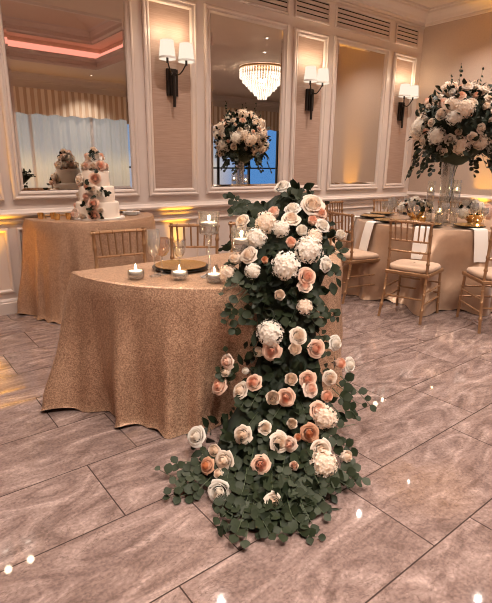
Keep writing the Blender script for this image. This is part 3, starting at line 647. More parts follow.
LV = [(1.459,1.576,0.283),(1.118,1.73,0.116),(1.504,1.505,0.252),(1.647,1.939,1.064),(1.495,1.559,0.367),(1.576,1.805,0.909),(1.398,1.322,0.116),(1.979,1.992,
1.246),(1.706,1.711,0.922),(0.979,1.341,0.017),(1.1,1.286,0.027),(1.184,1.169,0.019),(1.595,1.836,0.989),(1.729,1.941,1.144),(1.578,1.41,0.217),(1.621,
1.671,0.768),(1.502,1.737,0.47),(1.828,1.916,1.156),(1.205,1.369,0.088),(1.157,1.532,0.117),(1.914,1.87,1.174),(1.188,1.194,0.02),(1.32,1.127,0.02),(1.42,
1.779,0.699),(1.296,1.513,0.143),(1.797,1.84,1.103),(1.572,1.516,0.295),(1.474,1.633,0.397),(1.582,1.681,0.76),(1.446,1.489,0.206),(1.609,1.553,0.411),
(1.469,1.968,0.858),(1.508,1.737,0.576),(1.304,1.188,0.032),(1.731,1.815,1.042),(1.009,1.343,0.019),(1.486,1.75,0.554),(1.181,1.416,0.072),(1.374,1.26,
0.066),(1.449,1.76,0.525),(1.595,1.706,0.797),(1.361,1.641,0.279),(1.599,1.735,0.823),(1.043,1.492,0.05),(1.583,1.398,0.191),(1.176,1.588,0.13),(1.679,
1.589,0.467),(1.316,1.595,0.199),(1.862,2.027,1.229),(1.556,1.672,0.511),(1.468,1.519,0.26),(1.231,1.602,0.142),(1.698,1.651,0.69),(0.949,1.328,0.017),
(1.501,1.673,0.424),(1.128,1.266,0.031),(1.344,1.54,0.213),(1.084,1.652,0.096),(1.297,1.687,0.21),(1.529,1.497,0.269),(1.917,1.919,1.205),(1.74,1.682,0.907),
(1.582,1.464,0.277),(1.82,1.89,1.163),(1.587,1.67,0.761),(1.607,1.606,0.516),(1.42,1.638,0.289),(1.877,2.012,1.249),(1.537,1.749,0.818),(1.58,1.649,0.67),
(1.59,1.486,0.297),(1.579,1.544,0.336),(1.037,1.611,0.069),(1.647,1.628,0.67),(1.021,1.289,0.02),(1.565,1.675,0.705),(1.5,1.593,0.367),(1.56,2.01,1.014),
(1.46,1.756,0.563),(1.714,1.674,0.786),(1.139,1.305,0.041),(1.748,1.651,0.841),(1.58,1.731,0.745),(1.519,1.636,0.48),(1.595,1.475,0.285),(1.607,1.673,0.799),
(1.393,1.774,0.39),(1.155,1.242,0.037),(1.611,1.902,0.999),(1.481,1.765,0.798),(1.418,1.65,0.3),(1.717,1.844,1.061),(1.503,1.751,0.724),(1.47,1.701,0.401),
(1.492,1.546,0.343),(1.262,1.261,0.054),(1.892,1.96,1.227),(1.253,1.64,0.168),(1.629,1.59,0.486),(1.134,1.423,0.076),(1.612,1.713,0.784),(1.343,1.546,0.205),
(1.62,1.677,0.807),(1.439,1.674,0.384),(1.496,1.586,0.335),(1.803,1.906,1.137),(1.676,1.388,0.22),(1.311,1.552,0.202),(1.266,1.352,0.077),(1.573,1.367,
0.177),(1.641,1.685,0.792),(1.542,1.669,0.602),(1.509,1.517,0.293),(1.763,1.889,1.134),(1.473,1.58,0.363),(1.485,1.762,0.762),(1.519,1.722,0.662),(1.496,
1.433,0.2),(1.309,1.189,0.039),(1.445,1.562,0.297),(1.522,1.347,0.137),(1.713,1.826,1.036),(1.777,1.701,0.968),(1.589,1.428,0.247),(1.801,1.78,1.051),(1.703,
1.668,0.88),(1.159,1.516,0.11),(1.439,1.446,0.164),(1.417,1.496,0.227),(1.928,1.768,1.058),(1.665,1.849,1.027),(1.585,1.688,0.693),(1.659,1.645,0.701),
(1.79,1.773,1.032),(1.488,1.749,0.556),(1.476,1.727,0.413),(1.519,1.716,0.626),(1.875,1.943,1.195),(1.585,1.628,0.486),(1.503,1.524,0.297),(1.589,1.607,
0.519),(1.597,1.655,0.664),(1.243,1.285,0.061),(1.737,1.731,0.998),(1.589,1.788,0.879),(1.59,1.695,0.665),(1.34,1.586,0.2),(1.627,1.976,1.053),(1.496,1.757,
0.801),(1.485,1.941,0.924),(1.741,1.687,0.886),(1.608,1.65,0.681),(1.545,1.677,0.503),(1.89,1.673,0.989),(1.595,1.415,0.22),(1.058,1.242,0.02),(1.795,1.892,
1.152),(1.455,1.713,0.367),(1.501,1.62,0.441),(1.216,1.272,0.05),(1.216,1.194,0.038),(1.578,1.64,0.632),(1.517,1.803,0.85),(1.901,1.923,1.187),(1.545,1.899,
0.962),(1.736,1.898,1.113),(1.435,1.641,0.308),(1.79,1.658,0.913),(1.505,1.571,0.364),(1.42,1.585,0.287),(1.247,1.38,0.096),(1.807,1.864,1.107),(1.211,
1.417,0.102),(1.647,1.685,0.873),(1.519,1.695,0.573),(1.328,1.538,0.203),(1.585,1.765,0.943),(1.651,1.613,0.584),(1.071,1.75,0.101),(1.217,1.556,0.13),
(1.63,1.634,0.543),(1.191,1.671,0.14),(1.623,1.686,0.837),(1.702,2.003,1.139),(1.546,1.756,0.843),(1.212,1.551,0.128),(1.901,1.912,1.206),(1.231,1.346,
0.065),(1.477,1.549,0.308),(1.668,1.635,0.733),(1.557,1.514,0.348),(1.436,1.75,0.392),(1.384,1.336,0.118),(1.678,1.654,0.751),(1.542,1.707,0.542),(1.422,
1.615,0.327),(1.216,1.444,0.094),(1.872,1.929,1.196),(1.613,1.589,0.49),(1.51,1.772,0.82),(1.421,1.69,0.359),(1.709,1.633,0.689),(1.199,1.118,0.02),(1.445,
1.764,0.618),(1.189,1.414,0.092),(1.737,1.88,1.09),(1.239,1.25,0.051),(1.658,1.391,0.19),(1.48,1.518,0.3),(1.484,1.704,0.429),(1.554,1.829,0.962),(1.63,
1.668,0.764),(1.551,1.676,0.487),(1.125,1.531,0.082),(1.323,1.589,0.195),(1.487,1.755,0.679),(1.303,1.606,0.219),(1.728,1.9,1.109),(1.493,1.567,0.353),
(0.976,1.421,0.02),(1.599,1.368,0.161),(1.204,1.177,0.02),(1.512,1.44,0.208),(1.497,1.947,0.909),(1.195,1.292,0.052),(1.879,2.021,1.245),(1.224,1.271,0.046),
(1.436,1.603,0.296),(1.544,1.578,0.383),(1.613,1.645,0.664),(1.554,1.781,0.828),(1.267,1.245,0.046),(1.768,1.641,0.901),(1.616,1.533,0.357),(1.437,1.765,
0.591),(1.586,1.559,0.423),(1.442,1.63,0.298),(1.694,1.722,0.96),(1.474,1.551,0.323),(1.525,1.925,0.941),(1.241,1.583,0.162),(1.68,1.577,0.473),(1.518,
1.491,0.26),(1.177,1.415,0.082),(1.738,1.842,1.09),(1.749,1.758,1.01),(1.742,1.87,1.08),(1.052,1.634,0.076),(1.324,1.166,0.023),(1.679,1.896,1.084),(1.807,
1.898,1.145),(1.531,1.443,0.213),(1.66,2.011,1.108),(1.802,1.795,1.061),(1.559,1.735,0.651),(1.025,1.341,0.021),(1.289,1.476,0.143),(1.503,1.704,0.484),
(1.463,1.393,0.16),(1.518,1.669,0.456),(1.178,1.521,0.112),(1.159,1.413,0.078),(1.776,1.991,1.164),(1.791,1.879,1.131),(1.552,1.571,0.405),(1.235,1.197,
0.03),(1.928,1.981,1.242),(1.645,1.648,0.681),(1.58,1.672,0.648),(1.857,1.888,1.163),(1.709,1.948,1.109),(1.731,2.072,1.155),(1.62,1.512,0.314),(1.406,
1.549,0.271),(1.275,1.478,0.131),(1.336,1.236,0.059),(0.905,1.305,0.018),(1.317,1.216,0.05),(1.247,1.107,0.02),(1.542,1.834,0.908),(1.633,1.698,0.801),
(1.758,1.783,1.056),(1.679,1.647,0.639),(1.191,1.322,0.053),(1.141,1.212,0.022),(1.727,1.819,1.032),(1.57,1.858,0.956),(1.611,1.67,0.66),(1.329,1.532,0.204),
(1.657,1.92,1.069),(1.513,1.706,0.484),(1.124,1.211,0.023),(1.667,1.538,0.379),(1.554,2.024,1.025),(1.328,1.431,0.132),(1.461,1.745,0.435),(1.469,1.717,
0.449),(1.558,1.676,0.647),(1.581,1.643,0.537),(1.058,1.356,0.029),(1.248,1.189,0.023),(1.077,1.199,0.019),(1.818,1.865,1.124),(1.223,1.618,0.139),(1.569,
1.731,0.782),(1.323,1.324,0.09),(1.566,1.533,0.371),(1.589,1.618,0.536),(1.716,1.812,1.02),(1.574,1.769,0.835),(1.861,1.645,0.823),(1.354,1.668,0.272),
(1.721,1.678,0.833),(1.595,1.613,0.564),(1.792,1.966,1.162),(1.54,1.577,0.37),(1.559,1.637,0.465),(1.82,1.973,1.183),(1.446,1.594,0.301),(1.652,1.691,0.911),
(1.368,1.524,0.225),(1.694,2.097,1.13),(1.397,1.448,0.186),(1.475,1.523,0.264),(1.547,1.771,0.846),(1.908,2.005,1.248),(1.49,1.747,0.498),(1.581,1.762,
0.916),(1.67,1.651,0.69),(1.483,1.487,0.263),(1.559,2.026,1.016),(1.515,1.59,0.351),(1.671,1.827,1.02),(1.326,1.2,0.041),(1.277,1.737,0.2),(1.669,1.652,
0.793),(1.483,1.897,0.83),(1.679,1.447,0.257),(1.263,1.137,0.018),(1.88,1.796,1.082),(1.185,1.413,0.073),(1.566,1.69,0.644),(1.343,1.499,0.176),(1.848,
1.795,1.096),(1.161,1.726,0.145),(1.698,1.645,0.777),(1.194,1.204,0.029),(1.575,1.66,0.594),(1.597,1.688,0.802),(1.496,1.72,0.504),(1.438,1.35,0.135),(1.173,
1.129,0.019),(1.57,1.681,0.551),(1.687,1.604,0.566),(1.622,1.574,0.434),(1.097,1.325,0.04),(1.176,1.467,0.104),(1.127,1.262,0.032),(1.678,1.608,0.539),
(1.508,1.758,0.811),(1.474,1.975,0.822),(1.723,1.79,1.039),(1.386,1.529,0.197),(1.638,1.867,1.038),(1.648,2.062,1.094),(1.724,1.755,0.993),(1.658,1.935,
1.078),(1.789,1.963,1.162),(1.718,1.838,1.054),(1.355,1.646,0.257),(1.288,1.263,0.065),(1.129,1.376,0.064),(1.902,1.743,1.041),(1.325,1.477,0.134),(1.588,
1.724,0.757),(1.265,1.756,0.198),(1.673,1.659,0.71),(1.527,1.655,0.447),(1.546,1.974,0.987),(1.927,1.993,1.248),(1.766,2.121,1.169),(1.612,1.624,0.485),
(1.273,1.312,0.079),(1.158,1.461,0.084),(1.52,1.837,0.889),(1.867,2.033,1.231),(1.48,1.724,0.438),(1.578,1.723,0.77),(1.19,1.588,0.129),(1.496,1.457,0.209),
(1.702,1.766,1.021),(1.881,1.964,1.227),(1.546,1.698,0.549),(1.548,1.663,0.491),(1.305,1.463,0.131),(1.072,1.54,0.066),(1.361,1.662,0.288),(1.268,1.254,
0.061),(1.559,1.685,0.723),(1.609,1.632,0.677),(1.591,1.628,0.578),(1.299,1.557,0.154),(1.224,1.275,0.051),(1.524,1.86,0.905),(1.916,1.914,1.207),(1.215,
1.543,0.124),(1.076,1.719,0.096),(1.19,1.259,0.04),(1.33,1.661,0.223),(1.286,1.568,0.181),(1.63,1.723,0.859),(1.372,1.411,0.128),(1.679,1.624,0.672),(1.432,
1.595,0.314),(1.9,1.957,1.24),(1.577,1.653,0.579),(1.135,1.228,0.02),(1.596,1.667,0.745),(1.864,1.976,1.24),(1.487,1.572,0.314),(1.499,1.745,0.523),(1.416,
1.626,0.303),(1.567,1.673,0.549),(1.539,1.789,0.894),(1.728,1.524,0.383),(1.378,1.574,0.233),(1.551,1.677,0.61),(1.23,1.347,0.071),(1.627,1.94,1.047),(1.649,
2.082,1.105),(1.774,2.13,1.172),(1.519,1.678,0.505),(1.564,1.621,0.549),(1.4,1.511,0.238),(1.688,1.678,0.769),(1.684,1.682,0.788),(1.797,1.846,1.108),(1.556,
1.791,0.927),(1.058,1.476,0.061),(1.192,1.777,0.166),(1.674,1.686,0.898),(1.648,1.683,0.84),(1.491,1.731,0.428),(1.406,1.749,0.328),(1.604,1.638,0.613),
(1.545,2.101,1.021),(1.649,1.649,0.672),(1.54,1.543,0.331),(1.921,1.875,1.183),(1.359,1.429,0.149),(1.43,1.57,0.288),(1.557,1.439,0.25),(1.601,1.69,0.729),
(1.661,1.567,0.435),(1.008,1.563,0.058),(1.51,1.676,0.499),(1.358,1.2,0.052),(1.525,1.743,0.627),(1.19,1.093,0.019),(1.677,1.592,0.518),(1.487,2.069,0.954),
(1.767,1.654,0.845),(1.517,1.718,0.552),(1.82,2.005,1.188),(1.43,1.533,0.246),(1.673,1.579,0.44),(1.251,1.483,0.122),(1.79,1.734,0.992),(1.78,2.004,1.172),
(1.818,1.919,1.176),(1.111,1.173,0.017),(1.809,1.978,1.196),(1.734,1.683,0.954),(1.761,1.913,1.144),(1.076,1.185,0.018),(1.627,1.687,0.858),(1.743,1.725,
0.975),(1.639,1.596,0.465),(1.222,1.365,0.073),(1.508,1.38,0.16),(1.434,1.642,0.354),(1.831,1.924,1.191),(1.88,1.824,1.119),(1.7,1.649,0.658),(1.294,1.52,
0.147),(1.517,1.75,0.746),(1.29,1.307,0.07),(1.595,1.713,0.789),(1.604,1.72,0.901),(1.596,1.711,0.777),(1.553,1.524,0.345),(1.427,1.418,0.172),(1.365,1.527,
0.188),(1.354,1.688,0.258),(1.802,1.874,1.121),(1.871,1.817,1.094),(1.47,1.763,0.708),(1.602,1.7,0.778),(1.423,1.609,0.312),(1.519,1.706,0.495),(1.526,
1.483,0.262),(1.717,1.677,0.951),(1.284,1.168,0.033),(1.865,1.919,1.2),(1.506,2.036,0.979),(1.722,1.649,0.684),(1.537,1.495,0.289),(1.184,1.302,0.053),
(1.489,1.867,0.838),(1.436,1.521,0.234),(1.437,1.76,0.485),(1.419,1.591,0.307),(1.514,1.662,0.448),(1.524,1.744,0.667),(1.376,1.691,0.277),(1.15,1.785,
0.134),(1.495,1.867,0.884),(1.195,1.579,0.137),(1.445,1.759,0.457),(1.558,1.676,0.5),(1.455,1.771,0.748),(1.285,1.119,0.019),(1.615,1.558,0.396),(1.306,
1.285,0.068),(1.519,1.433,0.189),(1.288,1.397,0.11),(1.124,1.323,0.037),(1.205,1.576,0.131),(1.626,1.415,0.217),(1.114,1.424,0.062),(1.4,1.576,0.239),(1.569,
1.715,0.752),(1.908,1.882,1.181),(1.267,1.4,0.102),(1.376,1.173,0.041),(1.556,1.688,0.742),(1.821,1.765,1.06),(1.598,1.682,0.761),(1.492,1.761,0.797),(1.47,
1.68,0.42),(1.694,1.8,1.023),(1.245,1.513,0.13),(1.054,1.454,0.057),(1.654,1.638,0.569),(1.369,1.502,0.178),(1.381,1.316,0.102),(1.169,1.294,0.041),(1.851,
1.704,1.013),(1.737,1.908,1.115),(1.489,1.7,0.413),(1.572,1.619,0.502),(1.294,1.435,0.132),(1.763,1.676,0.872),(1.34,1.74,0.255),(1.509,1.623,0.434),(1.741,
1.761,1.018),(1.892,1.976,1.233),(1.582,1.691,0.723),(1.742,1.692,0.921),(1.596,1.623,0.481),(1.503,1.562,0.356),(1.211,1.21,0.029),(1.739,2.133,1.155),
(1.721,1.673,0.927),(1.732,1.977,1.143),(1.165,1.325,0.047),(1.568,1.633,0.468),(1.121,1.413,0.065),(1.073,1.415,0.05),(1.448,1.224,0.08),(1.504,1.756,
0.82),(1.146,1.304,0.047),(1.547,1.702,0.712),(1.509,1.861,0.893),(1.579,1.684,0.594),(1.469,1.557,0.335),(1.803,1.845,1.095),(1.669,1.463,0.28),(1.277,
1.56,0.173),(1.735,1.817,1.072),(1.223,1.169,0.024),(1.558,1.746,0.815),(1.658,1.594,0.459),(2.053,1.875,1.168),(1.542,1.813,0.904),(1.504,1.756,0.781),
(1.45,1.755,0.437),(1.145,1.234,0.028),(1.472,1.3,0.108),(1.203,1.507,0.109),(1.558,1.799,0.951),(1.425,1.482,0.219),(1.626,1.722,0.852),(1.574,1.682,0.69),
(1.579,1.409,0.221),(1.017,1.246,0.017),(1.455,1.639,0.335),(1.415,1.637,0.295),(1.742,1.787,1.03),(1.248,1.573,0.151),(1.484,1.896,0.82),(1.456,1.617,
0.377),(1.663,1.936,1.071),(1.662,1.496,0.299),(1.08,1.202,0.017),(1.522,1.74,0.572),(1.5,1.56,0.363),(0.962,1.368,0.018),(1.46,1.603,0.334),(1.855,1.771,
1.065),(1.872,1.758,1.041),(1.336,1.462,0.154),(1.181,1.584,0.13),(1.371,1.543,0.244),(1.429,1.663,0.316),(1.569,1.531,0.331),(1.563,1.66,0.562),(1.602,
1.706,0.777),(1.325,1.182,0.037),(1.492,1.692,0.453),(1.502,1.872,0.82),(1.62,1.639,0.642),(1.413,1.505,0.215),(1.575,1.604,0.479),(1.218,1.576,0.135),
(1.583,1.647,0.579),(1.185,1.381,0.067),(1.691,1.731,0.949),(1.468,1.765,0.74),(1.551,1.469,0.265),(1.704,1.851,1.05),(1.791,1.879,1.137),(1.084,1.278,
0.025),(1.263,1.52,0.14),(1.159,1.149,0.019),(1.309,1.194,0.045),(1.228,1.629,0.142),(1.518,1.565,0.324),(1.64,1.485,0.324),(1.579,1.759,0.94),(1.55,1.688,
0.665),(1.669,1.582,0.458),(1.636,1.673,0.753),(1.559,1.592,0.421),(1.424,1.739,0.337),(1.953,1.8,1.088),(2.009,1.979,1.235),(1.582,1.494,0.304),(1.621,
2.018,1.057),(1.273,1.594,0.18),(1.157,1.245,0.033),(1.61,1.791,0.976),(1.246,1.605,0.149),(1.68,1.674,0.822),(1.642,1.729,0.935),(1.338,1.192,0.05),(1.143,
1.285,0.047),(1.692,1.674,0.746),(1.737,1.644,0.663),(1.591,1.627,0.573),(1.748,1.736,0.989),(1.505,1.616,0.435),(1.804,1.794,1.067),(1.702,2.003,1.123),
(1.593,1.752,0.83),(1.211,1.199,0.021),(1.55,1.678,0.495),(1.525,1.716,0.502),(1.573,1.711,0.666),(1.338,1.524,0.194),(1.575,1.649,0.595),(1.63,1.519,0.328),
(1.134,1.234,0.024),(1.518,1.593,0.388),(1.523,1.75,0.77),(0.995,1.238,0.017),(1.168,1.207,0.028),(1.253,1.38,0.093),(1.659,1.673,0.853),(1.748,1.782,1.022),
(1.702,1.687,0.954),(1.416,1.261,0.079),(1.149,1.359,0.063),(1.456,1.76,0.578),(1.668,1.641,0.623),(1.387,1.598,0.282),(1.478,1.967,0.905),(1.517,1.834,
0.854),(1.409,1.772,0.52),(1.721,1.65,0.813),(1.575,1.576,0.457),(1.541,1.473,0.24),(1.07,1.393,0.044),(1.454,1.635,0.383),(1.468,1.66,0.397),(1.231,1.384,
0.084),(1.585,1.695,0.736),(1.759,1.645,0.774),(1.47,1.758,0.604),(1.428,1.757,0.377)]
CV = Vector((-.66, -.75, 0))          # from the cascade towards the open floor
SD = Vector((.75, -.66, 0))           # along the cascade's width
cas = thing('floral_cascade', 'long cascade of white, cream and peach roses with eucalyptus spilling from sweetheart table to floor', 'flower arrangement')
m = MB()
front = [[Vector(p) for p in r] for r in CO]
rows = []
for r in front:
    back = [p - CV * .09 - Vector((0, 0, .0)) for p in r][::-1]
    rows.append(r + back[1:-1])
m.grid(rows, closed=True)
o = m.build('moss_base', M['moss'], cas, True, None)
m = MB(); rnd = random.Random(4)
for (x, y, z) in LV:
    for q in range(2):
        d = Vector((rnd.gauss(0, .6), rnd.gauss(0, .6), rnd.gauss(-.15, .6))) + CV * .35
        nr = CV + Vector((rnd.uniform(-.5, .5), rnd.uniform(-.5, .5), rnd.uniform(0, 1)))
        s = rnd.uniform(.04, .075)
        p = Vector((x, y, max(z, .02))) + Vector((rnd.uniform(-.02, .02), rnd.uniform(-.02, .02), rnd.uniform(-.02, .02)))
        leaf(m, p, d, nr, s, s * rnd.uniform(.45, .7), rnd.choice((0, 0, 0, 1)), .15, True)
m.v = [(x, y, max(z, .004)) for x, y, z in m.v]
o = m.build('foliage', [M['leafd'], M['leafe']], cas, True, None); o['kind'] = 'stuff'
for i, (x, y, z, d, k, c, s) in enumerate(FL):
    r = random.Random(i)
    if k == 'h' and c == 'b': c = 'c'
    nz = .45 if z < .95 else .75
    nr = CV * .8 + SD * (s * .55) + Vector((0, 0, nz)) + Vector((r.uniform(-.3, .3), r.uniform(-.3, .3), r.uniform(-.25, .25)))
    f = put(FN[k], flower_mesh(k, c, i), cas, orient((x, y, z), nr, d * ((1.34 if d < .075 else 1.24 if d < .092 else 1.08) if k == 'r' else 1.06), r.random() * 6))
    f['label'] = CN[c] + ' ' + FN[k]
for i, P in enumerate(SP):
    up = CV * .8 + Vector((0, 0, .55 if P[-1][2] > .1 else 1.2))
    sprig(P, cas, up, .058, i, None, .6 if i < 9 else .24)
for i in (0, 34):                      # bare stems of the two roses that stand out
    x, y, z = FL[i][:3]; MB().tube(smooth_path([(x, y, z - .01), (x - .02, y - .0, z - .06), (x - .07, y + .02, z - .13)], 6), .003, 5).build('rose_stem', M['stem'], cas)

# ------------------------------------------------------------------ draped tables
def skirt(mb, outl, nrms, zt, rows_n, flare, amp, freqs, hem):
    n = len(outl); s = [0]
    for i in range(1, n): s.append(s[-1] + (Vector(outl[i]) - Vector(outl[i - 1])).length)
    tot = s[-1] + (Vector(outl[0]) - Vector(outl[-1])).length
    rows = []
    for k in range(rows_n + 1):
        t = k / rows_n; row = []
        for i in range(n):
            a = s[i] / tot * 2 * PI
            w = sum(h * math.sin(f * a + ph + .5 * math.sin(3 * a)) for f, h, ph in freqs)
            fl = flare(i) * t ** 1.1 + amp(i) * w * min(1, t * 1.15) ** 1.3 + .012 * min(1, t * 14)
            wob = .35 * amp(i) * math.sin(9 * t + 5 * a) * t
            z = zt - (zt - .004) * t - (.0 if t < 1 else 0)
            if k == rows_n: z = .004 + hem * max(0, math.sin(7 * a + 1) * math.sin(17 * a)) ; fl += .012
            row.append((outl[i][0] + nrms[i][0] * (fl + wob), outl[i][1] + nrms[i][1] * (fl + wob), z if t > 0 else zt))
        rows.append(row)
    mb.grid(rows, closed=True)
def cloth(name, mat, c, R, zt, half, flare, amp, freqs, hem, n=260, drop_back=True):
    outl, nr, arcflag = [], [], []
    if half:
        na = int(n * .62)
        for i in range(na):
            a = -PI + PI * i / (na - 1)
            outl.append((c[0] + R * math.cos(a), c[1] + R * math.sin(a))); nr.append((math.cos(a), math.sin(a))); arcflag.append(1)
        nb = n - na
        for i in range(1, nb):
            u = i / nb; outl.append((c[0] + R - 2 * R * u, c[1])); e = abs(2 * u - 1)
            v = Vector(((1 - 2 * u) * (e ** 8), .25 if e < .98 else .1)).normalized(); nr.append((v[0] * e ** 8, .3)); arcflag.append(0)
    else:
        for i in range(n):
            a = 2 * PI * i / n; outl.append((c[0] + R * math.cos(a), c[1] + R * math.sin(a))); nr.append((math.cos(a), math.sin(a))); arcflag.append(1)
    mb = MB()
    ctr = (c[0], c[1] - (R * .42 if half else 0))
    rows = [[(ctr[0] + (p[0] - ctr[0]) * q, ctr[1] + (p[1] - ctr[1]) * q, zt + .006) for p in outl] for q in (.02, .3, .6, .9, .97, .99)]
    rows.append([(p[0], p[1], zt) for p in outl])
    mb.grid(rows, closed=True); mb.add(rows[0], [tuple(range(n))[::-1][:len(outl)] if n == len(outl) else tuple(range(len(outl)))[::-1]])
    fl = (lambda i: flare * arcflag[i] + .12 * 0) if not callable(flare) else (lambda i: flare(outl[i], arcflag[i]))
    am = lambda i: amp * (1 if arcflag[i] else .25)
    skirt(mb, outl, nr, zt, 26, fl, am, freqs, hem)
    return mb.build(name, mat, None, True, 1.2)
def table_frame(label, c, R, zt, half, group=None):
    th = thing('folding_table', label, 'table', (c[0], c[1], 0))
    n = 40; a0 = -PI; a1 = 0 if half else PI
    pts = [((R - .03) * math.cos(a0 + (a1 - a0) * i / n), (R - .03) * math.sin(a0 + (a1 - a0) * i / n)) for i in range(n + (1 if half else 0))]
    if half: pts = [(x, y - .03) for x, y in pts]
    k = len(pts); m = MB()
    m.add([(x, y, zt - .03) for x, y in pts] + [(x, y, zt - .004) for x, y in pts], [tuple(range(k))[::-1], tuple(range(k, 2 * k))] + [(i, (i + 1) % k, k + (i + 1) % k, k + i) for i in range(k)])
    m.build('tabletop', M['bronze'], th, smooth=False)
    for lx, ly in ((-.5, -.1), (.5, -.1), (-.35, -.55), (.35, -.55)) if half else ((-.45, -.45), (.45, -.45), (-.45, .45), (.45, .45)):
        MB().tube([(lx * R, ly * R, 0), (lx * R, ly * R, zt - .03)], .016, 8).build('leg', M['bronze'], th)
    return th
TC = (1.76, 2.69); TR = .90; TZ = .79
table_frame('half-round table hidden under the sequin cloth with the flower cascade', TC, TR, TZ, True)
def fl1(p, arc):
    if not arc: return 0
    a = math.atan2(p[1] - TC[1] - 1e-6, p[0] - TC[0])      # -pi is the outer corner
    return .0 + .15 * max(0, 1 - (a + PI) / .3) + .10 * max(0, 1 - (-a) / .3)
cl = cloth('tablecloth', M['seq'], TC, TR, TZ - .002, True, fl1, .036, [(13, 1., .4), (21, .7, 1.3), (34, .4, 0), (7, .8, 2.)], .03, 300)
tag(cl, 'champagne sequin cloth over the half-round sweetheart table in the middle, reaching the floor', 'tablecloth')
KC = (1.75, 4.745); KR = .615; KZ = .885
table_frame('half-round table hidden under the sequin cloth below the cake', KC, KR, KZ, True)
def fl2(p, arc):
    if not arc: return 0
    a = math.atan2(p[1] - KC[1] - 1e-6, p[0] - KC[0])
    return .09 + .02 * math.sin(a * 5)
cl = cloth('tablecloth', M['seq'], KC, KR, KZ - .002, True, fl2, .028, [(9, 1., 1.4), (15, .8, .3), (27, .35, 0)], .02, 240)
tag(cl, 'champagne sequin cloth under the wedding cake against the panelled wall', 'tablecloth')
RC = (5.2, 3.07); RR = .915; RZ = .79
table_frame('round table hidden under the satin cloth with the flower ball', RC, RR, RZ, False)
cl = cloth('tablecloth', M['satin'], RC, RR, RZ - .002, False, .15, .12, [(9, 1., .6), (14, .6, 1.3), (23, .35, .4), (5, .4, .2)], .02, 300)
tag(cl, 'champagne satin cloth over the round dining table with the tall flower ball', 'tablecloth')

# ------------------------------------------------------------------ chairs
def bamboo(P, r, rings, n=8):
    # a turned rod along P with raised rings at the given fractions
    Q = smooth_path(P, 25) if len(P) > 2 else [Vector(P[0]).lerp(Vector(P[1]), i / 24) for i in range(25)]
    R = [r] * 25; pts, rad = [], []
    st_ = sorted([(i / 24, r) for i in range(0, 25, 4)] + [q for f in rings for q in ((f - .014, r), (f - .008, r * 1.32), (f + .008, r * 1.32), (f + .014, r))])
    for f, rr in st_:
        f = min(max(f, 0), 1); t = f * 24; k = min(int(t), 23); pts.append(Q[k].lerp(Q[k + 1], t - k)); rad.append(rr)
    return MB().tube(pts, rad, n)
def make_chair():
    root = thing('chiavari_chair', '-', 'chair')
    g = M['chair']
    for s in (-1, 1):
        bamboo([(.205, s * .205, 0), (.185, s * .192, .44)], .0135, (.25, .48, .72, .95)).build('front_leg', g, root)
        bamboo([(-.27, s * .198, 0), (-.215, s * .188, .25), (-.185, s * .183, .45), (-.19, s * .182, .68), (-.215, s * .185, .925)], .0135, (.13, .26, .38, .6, .72, .86, .965)).build('back_post', g, root)
        for z, a in ((.17, .3), (.28, .6)):
            bamboo([(.198, s * .20, z), (-.222, s * .19, z)], .009, (.33, .66)).build('stretcher', g, root)
    for z in (.21, .31):
        bamboo([(.196, -.198, z), (.196, .198, z)], .009, (.33, .66)).build('stretcher', g, root)
    bamboo([(-.213, -.19, .21), (-.213, .19, .21)], .009, (.33, .66)).build('stretcher', g, root)
    f = MB(); xs = [(-.2, -.195), (.2, -.21), (.2, .21), (-.2, .195)]
    f.add([(x, y, .415) for x, y in xs] + [(x * 1.04, y * 1.03, .425) for x, y in xs] + [(x * 1.04, y * 1.03, .445) for x, y in xs] + [(x, y, .452) for x, y in xs],
          [(3, 2, 1, 0)] + [(i + 4 * k, (i + 1) % 4 + 4 * k, (i + 1) % 4 + 4 * k + 4, i + 4 * k + 4) for k in range(3) for i in range(4)] + [(12, 13, 14, 15)])
    f.build('seat_frame', g, root, smooth=False)
    rows = []
    for q, z in ((.97, .452), (1.02, .462), (1.03, .478), (1.0, .492), (.93, .499), (.6, .506), (.05, .508)):
        row = []
        for k in range(32):
            a = 2 * PI * k / 32; c_, s_ = math.cos(a), math.sin(a); e = (abs(c_) ** 5 + abs(s_) ** 5) ** (-1 / 5)
            row.append((.198 * q * c_ * e + .0, (.203 + .008 * c_) * q * s_ * e, z))
        rows.append(row)
    MB().grid(rows, closed=True).build('cushion', M['cushion'], root, True, None)
    bamboo([(-.212, -.205, .905), (-.222, 0, .908), (-.212, .205, .905)], .013, (.2, .4, .6, .8)).build('top_rail', g, root)
    for z, x in ((.735, -.196), (.635, -.188)):
        bamboo([(x, -.182, z), (x - .006, 0, z), (x, .182, z)], .0095, (.25, .5, .75)).build('back_rail', g, root)
    for k in range(6):
        y = -.13 + .26 * k / 5
        bamboo([(-.201, y, .735), (-.218, y * 1.08, .905)], .0075, (.35, .7), 6).build('spindle', g, root)
    return root
